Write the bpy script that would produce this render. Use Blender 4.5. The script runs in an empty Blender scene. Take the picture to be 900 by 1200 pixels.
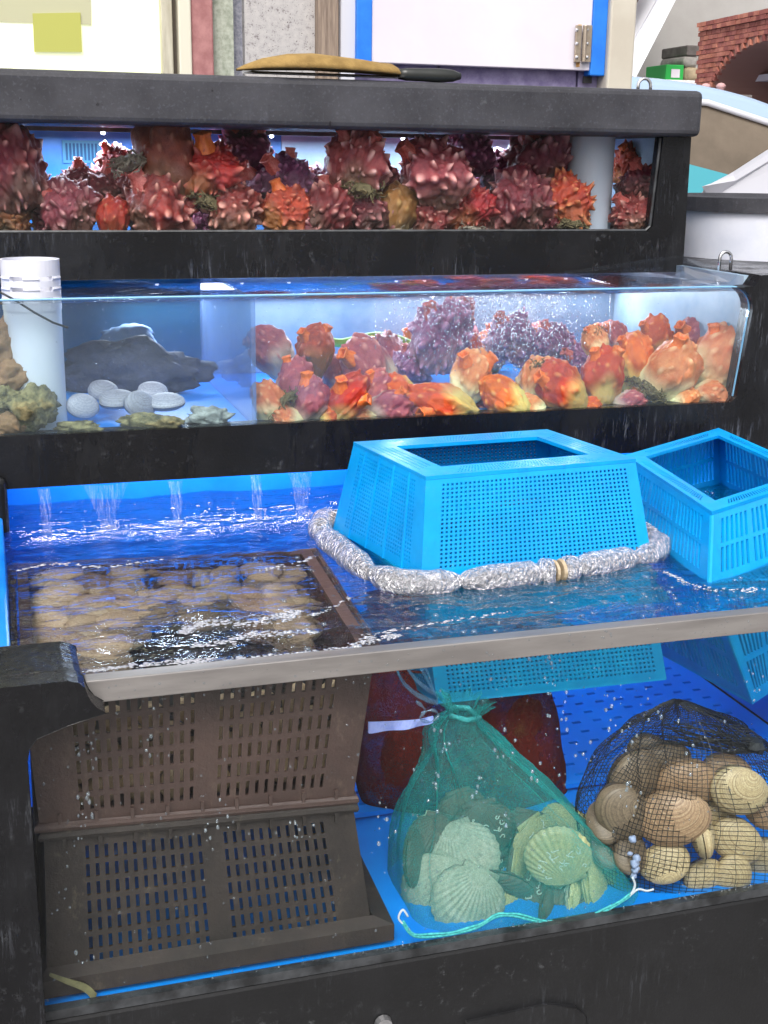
import bpy, bmesh, math, random
import numpy as np
from mathutils import Vector, Matrix, noise as mnoise
from mathutils.geometry import tessellate_polygon
random.seed(7)
S = bpy.context.scene
COL = S.collection
R = math.radians

# ------------------------------------------------------------------ camera
F_PX = 1488.38                      # focal length in pixels of a 900 x 1200 frame
_vx = np.array([4985., -341.]); _vz = np.array([-75., 5400.])   # vanishing points of the tank's x axis and of the vertical
_X = np.array([_vx[0], _vx[1], F_PX]); _X /= np.linalg.norm(_X)
_Z = -np.array([_vz[0], _vz[1], F_PX]); _Z /= np.linalg.norm(_Z)
_Y = np.cross(_Z, _X); _Y /= np.linalg.norm(_Y)
RW = np.array([_X, _Y, _Z])         # camera (x right, y down, z forward) -> world
CAM = np.array([0., -1.40, 1.50])

def P(px, py, y=None, z=None, x=None):
    """world point seen at a photo pixel, on a plane of the place"""
    d = RW @ np.array([px - 450., py - 600., F_PX])
    if y is not None: t = (y - CAM[1]) / d[1]
    elif z is not None: t = (z - CAM[2]) / d[2]
    else: t = (x - CAM[0]) / d[0]
    return Vector(CAM + t * d)
def mpp(p):
    """metres per photo pixel at a world point"""
    return float((RW.T @ (np.array(p) - CAM))[2] / F_PX)

cam_d = bpy.data.cameras.new("camera"); cam = bpy.data.objects.new("camera", cam_d); COL.objects.link(cam)
cr = RW @ np.array([1, 0, 0]); cu = RW @ np.array([0, -1, 0]); cb = RW @ np.array([0, 0, -1])
mw = Matrix(((cr[0], cu[0], cb[0], CAM[0]), (cr[1], cu[1], cb[1], CAM[1]), (cr[2], cu[2], cb[2], CAM[2]), (0, 0, 0, 1)))
cam.matrix_world = mw
cam_d.sensor_width = 36; cam_d.sensor_fit = 'AUTO'; cam_d.lens = F_PX / 1200 * 36
cam_d.clip_start = .05; cam_d.clip_end = 2000
S.camera = cam

# ------------------------------------------------------------------ light
w = bpy.data.worlds.new("World"); S.world = w; w.use_nodes = True
nt = w.node_tree; bg = nt.nodes["Background"]
sky = nt.nodes.new("ShaderNodeTexSky"); sky.sky_type = 'NISHITA'; sky.sun_disc = False
SUN_EL, SUN_AZ = R(52), R(205)      # azimuth clockwise from +y
sky.sun_elevation = SUN_EL; sky.sun_rotation = SUN_AZ; sky.air_density = 1; sky.dust_density = 6; sky.ozone_density = 1
hs = nt.nodes.new("ShaderNodeHueSaturation"); hs.inputs["Saturation"].default_value = .25   # overcast: a grey white sky
nt.links.new(sky.outputs[0], hs.inputs["Color"]); nt.links.new(hs.outputs[0], bg.inputs[0])
bg.inputs[1].default_value = .13
sd = bpy.data.lights.new("sun", 'SUN'); so = bpy.data.objects.new("sun", sd); COL.objects.link(so)
sd.energy = 1.3; sd.angle = R(25); sd.color = (1, .96, .9)
sdir = Vector((math.sin(SUN_AZ) * math.cos(SUN_EL), math.cos(SUN_AZ) * math.cos(SUN_EL), math.sin(SUN_EL)))
so.rotation_euler = (-sdir).to_track_quat('-Z', 'Y').to_euler()
S.view_settings.view_transform = 'Standard'; S.view_settings.look = 'None'; S.view_settings.gamma = 1
S.view_settings.exposure = 0.7
S.render.engine = 'CYCLES'
cy = S.cycles
cy.use_denoising = True; cy.max_bounces = 8; cy.diffuse_bounces = 3; cy.glossy_bounces = 4; cy.transmission_bounces = 6
cy.transparent_max_bounces = 28; cy.sample_clamp_indirect = 4; cy.caustics_reflective = False

# ------------------------------------------------------------------ materials
def srgb(r, g, b):
    f = lambda c: (c / 12.92 if c <= .04045 else ((c + .055) / 1.055) ** 2.4)
    return (f(r / 255), f(g / 255), f(b / 255), 1)
class N:
    """tiny node builder"""
    def __init__(s, name):
        s.m = bpy.data.materials.new(name); s.m.use_nodes = True; s.t = s.m.node_tree
        s.b = s.t.nodes["Principled BSDF"]; s.out = s.t.nodes["Material Output"]
    def n(s, kind, **kw):
        x = s.t.nodes.new("ShaderNode" + kind)
        for k, v in kw.items(): setattr(x, k, v)
        return x
    def put(s, sock, v):
        if hasattr(v, 'links') or isinstance(v, bpy.types.NodeSocket): s.t.links.new(v, sock)
        else: sock.default_value = v
    def coord(s, scale=(1, 1, 1), world=False):
        if world:
            c = s.n("NewGeometry").outputs["Position"]
        else: c = s.n("TexCoord").outputs["Object"]
        mp = s.n("Mapping"); mp.inputs["Scale"].default_value = scale; s.t.links.new(c, mp.inputs[0]); return mp.outputs[0]
    def noise(s, scale, detail=5, rough=.55, co=None, dist=0):
        x = s.n("TexNoise"); x.inputs["Scale"].default_value = scale; x.inputs["Detail"].default_value = detail
        x.inputs["Roughness"].default_value = rough; x.inputs["Distortion"].default_value = dist
        s.t.links.new(co if co is not None else s.coord(), x.inputs["Vector"]); return x.outputs["Fac"]
    def ramp(s, fac, stops):
        x = s.n("ValToRGB"); e = x.color_ramp.elements
        while len(e) < len(stops): e.new(.5)
        for el, (p, c) in zip(e, stops): el.position = p; el.color = c if hasattr(c, '__len__') else (c, c, c, 1)
        s.put(x.inputs[0], fac); return x.outputs[0]
    def mix(s, fac, a, b):
        x = s.n("Mix", data_type='RGBA'); s.put(x.inputs[0], fac); s.put(x.inputs[6], a); s.put(x.inputs[7], b); return x.outputs[2]
    def math(s, op, a, b=0.):
        x = s.n("Math", operation=op); s.put(x.inputs[0], a); s.put(x.inputs[1], b); return x.outputs[0]
    def bump(s, h, strength=.3, dist=.01, normal=None):
        x = s.n("Bump"); x.inputs["Strength"].default_value = strength; x.inputs["Distance"].default_value = dist
        s.put(x.inputs["Height"], h)
        if normal is not None: s.put(x.inputs["Normal"], normal)
        return x.outputs[0]
    def attr(s, name): return s.n("Attribute", attribute_name=name).outputs["Fac"]
    def set(s, **kw):
        for k, v in kw.items(): s.put(s.b.inputs[k.replace('_', ' ')], v)
        return s
    def facing(s, f0=.04, p=5., normal=None):
        """Schlick reflectance that reads alike from both sides of a sheet"""
        lw = s.n("LayerWeight"); lw.inputs[0].default_value = .5
        if normal is not None: s.put(lw.inputs["Normal"], normal)
        return s.math('ADD', s.math('MULTIPLY', s.math('POWER', lw.outputs["Facing"], p), 1 - f0), f0)
def simple(name, col, rough=.5, col2=None, nscale=12, lo=.35, hi=.65, bump=0, bscale=60, metal=0, bdist=.002, stretch=(1, 1, 1), world=False, **kw):
    n = N(name)
    co = n.coord(stretch, world)
    if col2: c = n.ramp(n.noise(nscale, 6, .6, co), [(lo, col), (hi, col2)])
    else: c = col
    n.set(Base_Color=c, Roughness=rough, Metallic=metal)
    if bump: n.set(Normal=n.bump(n.noise(bscale, 5, .6, co), bump, bdist))
    for k, v in kw.items(): n.set(**{k: v})
    return n.m
def glassy(name, tint, f0=.04, rough=.015, bump=None, haze=0., hazecol=(.7, .85, 1, 1), p=5., maxr=1., refr=0.):
    n = N(name); nrm = None
    if bump: nrm = n.bump(bump(n), bump.strength if hasattr(bump, 'strength') else .5, .01)
    tr = n.n("BsdfTransparent"); tr.inputs[0].default_value = tint
    gl = n.n("BsdfGlossy"); gl.inputs["Roughness"].default_value = rough
    if nrm is not None: n.put(gl.inputs["Normal"], nrm)
    base = tr.outputs[0]
    if refr:
        rf = n.n("BsdfRefraction"); rf.inputs[0].default_value = tint; rf.inputs["IOR"].default_value = 1.33; rf.inputs["Roughness"].default_value = .0
        if nrm is not None: n.put(rf.inputs["Normal"], n.bump(bump(n), .32, .01))
        rm = n.n("MixShader"); rm.inputs[0].default_value = refr; n.t.links.new(tr.outputs[0], rm.inputs[1]); n.t.links.new(rf.outputs[0], rm.inputs[2]); base = rm.outputs[0]
    if haze:
        df = n.n("BsdfDiffuse"); df.inputs[0].default_value = hazecol
        tl = n.n("BsdfTranslucent"); tl.inputs[0].default_value = hazecol
        a = n.n("MixShader"); a.inputs[0].default_value = .5; n.t.links.new(df.outputs[0], a.inputs[1]); n.t.links.new(tl.outputs[0], a.inputs[2])
        hm = n.n("MixShader"); n.put(hm.inputs[0], n.math('MULTIPLY', n.ramp(n.noise(9, 6, .65), [(.3, .45), (.75, 1.)]), haze))
        n.t.links.new(base, hm.inputs[1]); n.t.links.new(a.outputs[0], hm.inputs[2]); base = hm.outputs[0]
    mx = n.n("MixShader"); n.put(mx.inputs[0], n.math('MINIMUM', n.facing(f0, p, nrm), maxr))
    n.t.links.new(base, mx.inputs[1]); n.t.links.new(gl.outputs[0], mx.inputs[2])
    n.t.links.new(mx.outputs[0], n.out.inputs[0]); return n.m
def fabric(name, col, alpha, edge=.5, wscale=0, dots=.0):
    """see-through woven net: part transparent, part diffuse and translucent"""
    n = N(name)
    tr = n.n("BsdfTransparent"); df = n.n("BsdfDiffuse"); df.inputs[0].default_value = col
    tl = n.n("BsdfTranslucent"); tl.inputs[0].default_value = col
    a = n.n("MixShader"); a.inputs[0].default_value = .35; n.t.links.new(df.outputs[0], a.inputs[1]); n.t.links.new(tl.outputs[0], a.inputs[2])
    lw = n.n("LayerWeight"); lw.inputs[0].default_value = .5
    f = n.math('ADD', n.math('MULTIPLY', n.math('POWER', lw.outputs["Facing"], 1.6), edge), n.math('MULTIPLY', n.ramp(n.noise(14, 6, .7), [(.3, .6), (.7, 1.25)]), alpha))
    if wscale:
        wv = n.noise(wscale, 1, .5); f = n.math('ADD', f, n.math('MULTIPLY', n.math('SUBTRACT', wv, .5), .9))
    f = n.math('MINIMUM', n.math('MAXIMUM', f, .02), .97)
    mx = n.n("MixShader"); n.put(mx.inputs[0], f); n.t.links.new(tr.outputs[0], mx.inputs[1]); n.t.links.new(a.outputs[0], mx.inputs[2])
    n.t.links.new(mx.outputs[0], n.out.inputs[0]); return n.m
def emit(name, col, strength):
    n = N(name); n.set(Base_Color=col, Emission_Color=col, Emission_Strength=strength); return n.m

def frp(name, c1, c2, rough, streaks=.0, specks=0.):
    n = N(name)
    big = n.noise(5, 8, .7, n.coord(world=True)); c = n.ramp(big, [(.32, c1), (.7, c2)])
    fine = n.noise(170, 3, .6, n.coord(world=True))
    c = n.mix(n.ramp(fine, [(.56, 0.), (.75, .35)]), c, (c2[0] * 1.8, c2[1] * 1.8, c2[2] * 1.9, 1))
    if streaks:      # pale wet glints painted into the colour, running down the face
        st = n.noise(13, 7, .8, n.coord((9, 9, .9), world=True)); pt = n.noise(3.2, 4, .6, n.coord((1, 1, 2.4), world=True))
        c = n.mix(n.math('MULTIPLY', n.ramp(st, [(.54, 0.), (.74, streaks)]), n.ramp(pt, [(.50, 0.), (.66, 1.)])), c, (.26, .28, .33, 1))
    if streaks:
        crust = n.noise(60, 6, .75, n.coord(world=True)); cm = n.noise(4, 5, .65, n.coord((1, 1, 1.6), world=True))
        c = n.mix(n.math('MULTIPLY', n.ramp(crust, [(.56, 0.), (.66, .5)]), n.ramp(cm, [(.54, 0.), (.64, 1.)])), c, (.11, .115, .125, 1))
    if specks:
        sp = n.noise(38, 4, .7, n.coord((1, 1, 1), world=True)); c = n.mix(n.ramp(sp, [(.68, 0.), (.72, specks)]), c, (.006, .006, .007, 1))
    rr = n.ramp(big, [(.3, rough - .12), (.7, rough + .12)]); hgt = n.noise(220, 4, .6, n.coord(world=True))
    if streaks > .5:     # wet runs: smoother, with trickles standing proud
        wet = n.noise(5, 5, .65, n.coord((2.2, 2.2, .7), world=True)); wm = n.ramp(wet, [(.44, 0.), (.56, 1.)])
        rr = n.mix(wm, rr, (.13, .13, .13, 1))
        run = n.noise(40, 5, .7, n.coord((1.6, 1.6, .16), world=True)); hgt = n.math('ADD', hgt, n.math('MULTIPLY', n.math('MULTIPLY', run, wm), 5.))
    n.set(Base_Color=c, Roughness=rr, Normal=n.bump(hgt, .22, .002))
    n.b.inputs['Specular IOR Level'].default_value = .35
    return n.m

MT = {}
MT['frp'] = frp("black_frp", (.0035, .0036, .0045, 1), (.010, .0103, .0125, 1), .38, .75)
MT['frp_base'] = frp("base_frp", (.007, .0072, .008, 1), (.013, .0133, .015, 1), .5, .22)
MT['frp_lid'] = frp("lid_frp", (.022, .022, .027, 1), (.065, .065, .076, 1), .6, .1, .9)
MT['blue'] = simple("blue_liner", srgb(0, 112, 212), .3, srgb(20, 138, 232), 6, bump=.08, bscale=30)
MT['blue_dark'] = simple("deep_blue_liner", srgb(0, 60, 190), .35, srgb(4, 80, 210), 6, world=True)
MT['blue_floor'] = simple("blue_floor", srgb(0, 126, 226), .35, srgb(0, 142, 236), 5)
MT['blue_mid'] = simple("mid_back_blue", srgb(128, 160, 190), .4, srgb(180, 200, 214), 4, .4, .62, world=True)
MT['blue_top'] = simple("top_back_blue", srgb(40, 128, 225), .4, srgb(90, 165, 235), 4, .4, .62, world=True)
MT['pale_top'] = simple("top_back_pale", srgb(150, 186, 216), .4, srgb(190, 216, 236), 5, .4, .62, world=True)
MT['teal_back'] = simple("mid_back_teal", srgb(20, 92, 128), .4, srgb(40, 110, 140), 6, .4, .62, world=True)
MT['glass'] = glassy("tank_glass", (.95, .98, .99, 1), .016, .02, maxr=.6)
MT['glass_mid'] = glassy("mid_tank_glass", (.92, .98, .99, 1), .03, .02, haze=.05, maxr=.5)
MT['glass_edge'] = simple("glass_edge", srgb(140, 195, 235), .15, Alpha=.75)
MT['divider'] = glassy("divider_pane", (.8, .9, 1, 1), .06, .05, haze=.4, hazecol=srgb(165, 190, 235), maxr=.4)
MT['clear'] = glassy("clear_cover", (.95, .97, 1, 1), .06, .03)
def _wave(n):
    a = n.noise(11, 3, .5, n.coord((1, 2.2, 1), world=True), .9); b = n.noise(42, 2, .5, n.coord((1, 2., 1), world=True), .6)
    return n.math('ADD', a, n.math('MULTIPLY', b, .22))
_wave.strength = .9
MT['water'] = glassy("lower_water", (.82, .86, .92, 1), .05, .03, bump=_wave, p=3.8, refr=.6)
def _wave2(n): return n.noise(26, 3, .5, n.coord((1, 2.6, 1), world=True), .5)
_wave2.strength = .45
MT['water_mid'] = glassy("middle_water", (.86, .90, .96, 1), .05, .03, bump=_wave2, p=4., refr=.7)
MT['metal'] = simple("brushed_metal", (.42, .42, .44, 1), .33, (.55, .55, .57, 1), 60, metal=.85, bump=.1, bscale=120)
MT['rim'] = simple("rim_metal", (.24, .225, .22, 1), .38, (.34, .32, .31, 1), 40, metal=.55, stretch=(.15, 1, 1), bump=.12, bscale=90)
MT['steel'] = simple("steel", (.7, .7, .72, 1), .18, metal=1)
MT['gasket'] = simple("gasket", (.012, .013, .015, 1), .45, (.05, .054, .06, 1), 22, .4, .6, stretch=(1, 1, 1), bump=.3, bscale=70, bdist=.004)
n = N("blue_basket_plastic"); co = n.coord(world=True)
bc = n.ramp(n.noise(7, 6, .65, co), [(.3, srgb(0, 140, 216)), (.7, srgb(0, 168, 242))])
bc = n.mix(n.ramp(n.noise(48, 7, .8, co), [(.60, 0.), (.78, .45)]), bc, srgb(120, 190, 225))            # chalky scuffs
bc = n.mix(n.ramp(n.noise(20, 5, .75, n.coord((1, 1, .35), world=True)), [(.60, 0.), (.78, .5)]), bc, srgb(0, 96, 160))   # grime runs
n.set(Base_Color=bc, Roughness=n.ramp(n.noise(30, 4, .6, co), [(.35, .28), (.7, .5)]), Normal=n.bump(n.noise(120, 4, .6, co), .1, .002)); MT['basket'] = n.m
MT['basket_wet'] = simple("turquoise_basket_plastic", srgb(0, 150, 200), .4, srgb(10, 165, 210), 20, bump=.06, bscale=90)
n = N("brown_crate_plastic"); co = n.coord(world=True)
cc_ = n.ramp(n.noise(11, 7, .7, co), [(.3, srgb(66, 48, 43)), (.72, srgb(88, 66, 59))])
cc_ = n.mix(n.ramp(n.noise(34, 8, .8, n.coord((1, 1, .5), world=True)), [(.57, 0.), (.70, .6)]), cc_, srgb(118, 98, 84))      # dried silt
cc_ = n.mix(n.ramp(n.noise(5, 5, .7, co), [(.55, 0.), (.7, .5)]), cc_, (.012, .010, .008, 1))
n.set(Base_Color=cc_, Roughness=0.5, Normal=n.bump(n.noise(130, 5, .7, co), .4, .003)); MT['crate'] = n.m
n = N("dirty_crate_plastic"); co = n.coord(world=True)
cc_ = n.ramp(n.noise(11, 7, .7, co), [(.3, srgb(36, 29, 26)), (.72, srgb(62, 51, 45))])
cc_ = n.mix(n.ramp(n.noise(34, 8, .8, n.coord((1, 1, .5), world=True)), [(.57, 0.), (.70, .6)]), cc_, srgb(108, 94, 78))      # dried silt
cc_ = n.mix(n.ramp(n.noise(5, 5, .7, co), [(.55, 0.), (.7, .5)]), cc_, (.012, .010, .008, 1))
n.set(Base_Color=cc_, Roughness=0.65, Normal=n.bump(n.noise(130, 5, .7, co), .4, .003)); MT['crate_old'] = n.m
MT['pvc'] = simple("white_pvc", srgb(220, 220, 232), .35, srgb(205, 210, 224), 5)
MT['foil'] = None
n = N("crinkled_foil_film")
cr_ = n.noise(95, 5, .75, n.coord(world=True), 1.5); vor = n.n("TexVoronoi", feature='DISTANCE_TO_EDGE'); vor.inputs["Scale"].default_value = 130
n.t.links.new(n.coord((1, 1, .6), world=True), vor.inputs["Vector"])
n.set(Base_Color=n.ramp(cr_, [(.35, (.34, .34, .37, 1)), (.62, (.86, .85, .89, 1))]), Roughness=.2, Metallic=.75,
      Normal=n.bump(n.math('ADD', cr_, n.math('MULTIPLY', vor.outputs["Distance"], 1.3)), .95, .006))
MT['foil'] = n.m
MT['foam'] = simple("tan_foam", srgb(196, 182, 160), .8, srgb(160, 140, 110), 30, bump=.4, bscale=90)
MT['black_thread'] = simple("black_net_thread", (.012, .014, .016, 1), .5)
MT['green_net'] = fabric("teal_net_fabric", srgb(64, 190, 182), .25, .45, 900)
MT['green_cord'] = simple("teal_cord", srgb(90, 205, 200), .7, srgb(40, 150, 150), 200)
MT['red_net'] = fabric("maroon_net_fabric", srgb(122, 46, 40), .84, .3, 700)
MT['white_cord'] = simple("white_cord", srgb(205, 210, 215), .7)
MT['ribbon'] = simple("lilac_ribbon", srgb(150, 165, 245), .5, srgb(190, 200, 255), 60)
MT['film'] = glassy("clear_film", (.8, .88, .95, 1), .08, .12, haze=.35, hazecol=srgb(190, 215, 230))
MT['bubble'] = glassy("air_bubble", (.95, .97, 1, 1), .12, .05, haze=.28, hazecol=(.92, .96, 1, 1), p=2.)
MT['drop'] = glassy("water_drop", (.92, .95, .97, 1), .06, .02, haze=.12, p=2.5)
MT['foam_and_glint_white'] = glassy("foam_glint", (.95, .96, 1, 1), .2, .05, haze=.8, hazecol=(.9, .92, 1, 1), p=2.)  # whitish specks that paint bright reflections onto the water
MT['tape'] = simple("yellowed_tape", srgb(128, 122, 84), .6, srgb(90, 86, 64), 40)

def squirt_mat(name, body, tip, low, dark):
    n = N(name)
    oi = n.n("ObjectInfo").outputs["Random"]
    nz = n.noise(2.6, 6, .65)
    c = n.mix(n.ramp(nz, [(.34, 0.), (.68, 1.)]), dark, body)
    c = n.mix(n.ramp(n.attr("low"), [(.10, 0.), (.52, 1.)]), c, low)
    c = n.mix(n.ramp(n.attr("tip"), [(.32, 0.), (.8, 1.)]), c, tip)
    hv = n.n("HueSaturation"); n.put(hv.inputs["Value"], n.math('ADD', .72, n.math('MULTIPLY', oi, .5)))
    n.put(hv.inputs["Hue"], n.math('ADD', .488, n.math('MULTIPLY', oi, .022))); n.put(hv.inputs["Color"], c)
    n.set(Base_Color=hv.outputs[0], Roughness=.34, Normal=n.bump(n.noise(16, 7, .68), .38, .018), Specular_IOR_Level=.5)
    n.b.inputs["Subsurface Weight"].default_value = .12; n.b.inputs["Subsurface Radius"].default_value = (.02, .006, .004); n.b.inputs["Subsurface Scale"].default_value = .6
    return n.m
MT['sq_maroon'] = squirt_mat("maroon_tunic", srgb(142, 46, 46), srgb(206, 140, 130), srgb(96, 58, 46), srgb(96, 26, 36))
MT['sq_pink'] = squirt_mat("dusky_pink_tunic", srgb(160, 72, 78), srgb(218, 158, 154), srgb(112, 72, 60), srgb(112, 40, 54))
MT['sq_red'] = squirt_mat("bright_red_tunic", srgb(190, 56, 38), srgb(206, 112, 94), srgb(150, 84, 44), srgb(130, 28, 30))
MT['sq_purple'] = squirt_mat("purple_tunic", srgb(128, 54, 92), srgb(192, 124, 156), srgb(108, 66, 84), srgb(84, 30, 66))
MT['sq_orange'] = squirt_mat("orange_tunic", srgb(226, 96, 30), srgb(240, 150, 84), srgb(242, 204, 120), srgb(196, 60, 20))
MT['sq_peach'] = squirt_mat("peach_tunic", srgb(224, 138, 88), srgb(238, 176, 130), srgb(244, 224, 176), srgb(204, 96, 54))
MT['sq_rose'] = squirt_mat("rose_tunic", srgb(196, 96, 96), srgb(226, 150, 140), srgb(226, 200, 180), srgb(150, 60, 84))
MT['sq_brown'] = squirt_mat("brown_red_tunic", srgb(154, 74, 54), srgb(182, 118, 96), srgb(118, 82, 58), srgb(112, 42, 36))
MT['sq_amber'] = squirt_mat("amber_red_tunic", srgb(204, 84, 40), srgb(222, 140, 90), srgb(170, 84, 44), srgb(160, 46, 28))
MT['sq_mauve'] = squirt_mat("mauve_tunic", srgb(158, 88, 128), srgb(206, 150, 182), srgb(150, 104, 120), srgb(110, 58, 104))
MT['sq_ochre'] = squirt_mat("ochre_tunic", srgb(140, 92, 54), srgb(176, 130, 84), srgb(110, 92, 70), srgb(140, 82, 36))
MT['siphon_in'] = simple("siphon_orange", srgb(226, 96, 40), .4, srgb(240, 130, 60), 12)
MT['siphon_red'] = simple("siphon_red", srgb(176, 66, 62), .4, srgb(206, 110, 100), 12)
MT['tuft'] = simple("brown_holdfast", srgb(74, 64, 44), .8, srgb(120, 104, 68), 30)
MT['tuft_grey'] = simple("grey_holdfast", srgb(112, 100, 92), .8, srgb(160, 146, 128), 30)

def shell_mat(name, a, b, c, radial=0, rough=.5):
    n = N(name)
    ring = n.attr("ring"); oi = n.n("ObjectInfo").outputs["Random"]
    rn = n.n("TexNoise"); rn.noise_dimensions = '1D'; rn.inputs["Scale"].default_value = 26 if not radial else 9; rn.inputs["Detail"].default_value = 4
    n.put(rn.inputs["W"], n.math('ADD', ring, n.math('MULTIPLY', oi, 40.)))
    col = n.ramp(rn.outputs["Fac"], [(.22, a), (.46, b), (.74, c)] if not radial else [(.2, b), (.75, c)])
    blot = n.noise(26, 6, .65)
    col = n.mix(n.ramp(blot, [(.40, 0.), (.72, .7)]), col, a); col = n.mix(n.ramp(n.noise(9, 5, .7), [(.5, 0.), (.72, .55)]), col, (a[0] * .45, a[1] * .45, a[2] * .45, 1))
    hv = n.n("HueSaturation"); n.put(hv.inputs["Value"], n.math('ADD', .78, n.math('MULTIPLY', oi, .42))); n.put(hv.inputs["Color"], col)
    n.set(Base_Color=hv.outputs[0], Roughness=rough, Normal=n.bump(n.math('ADD', rn.outputs["Fac"], n.math('MULTIPLY', n.noise(70, 4, .6), .5)),   .4, .0004 if not radial else .00025))
    return n.m
MT['clam'] = shell_mat("ridged_clam_shell", srgb(128, 104, 74), srgb(188, 166, 124), srgb(214, 198, 158))
MT['clam_rosy'] = shell_mat("rosy_clam_shell", srgb(122, 92, 70), srgb(170, 136, 102), srgb(192, 164, 128))
MT['clam_grey'] = shell_mat("grey_clam_shell", srgb(84, 70, 56), srgb(126, 106, 84), srgb(152, 132, 106))
MT['clam_pale'] = shell_mat("pale_clam_shell", srgb(150, 124, 92), srgb(206, 176, 138), srgb(224, 202, 164))
MT['clam_white'] = shell_mat("white_clam_shell", srgb(110, 110, 126), srgb(158, 156, 170), srgb(180, 178, 190))
MT['scallop_pale'] = shell_mat("pale_scallop_shell", srgb(120, 128, 104), srgb(158, 164, 138), srgb(186, 190, 168), 1)
MT['scallop_brown'] = shell_mat("brown_scallop_shell", srgb(52, 46, 40), srgb(84, 74, 62), srgb(110, 98, 80), 1, rough=.65)
MT['scallop_olive'] = shell_mat("olive_scallop_shell", srgb(140, 140, 84), srgb(178, 174, 116), srgb(200, 194, 144), 1)
MT['worm'] = simple("white_worm_tube", srgb(196, 200, 184), .7)
MT['crust'] = simple("crusted_shell", srgb(74, 70, 48), .85, srgb(150, 138, 98), 55, .38, .62, bump=.8, bscale=90, bdist=.006)
MT['crust_tan'] = simple("tan_crusted_shell", srgb(118, 92, 66), .8, srgb(150, 112, 80), 40, bump=.6, bscale=80, bdist=.006)
MT['dark_bag'] = simple("indigo_bag", srgb(34, 40, 66), .7, srgb(62, 66, 92), 22, .35, .65, bump=.6, bscale=60, bdist=.006)
MT['lime'] = simple("lime_hose", srgb(150, 200, 70), .5)

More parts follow.
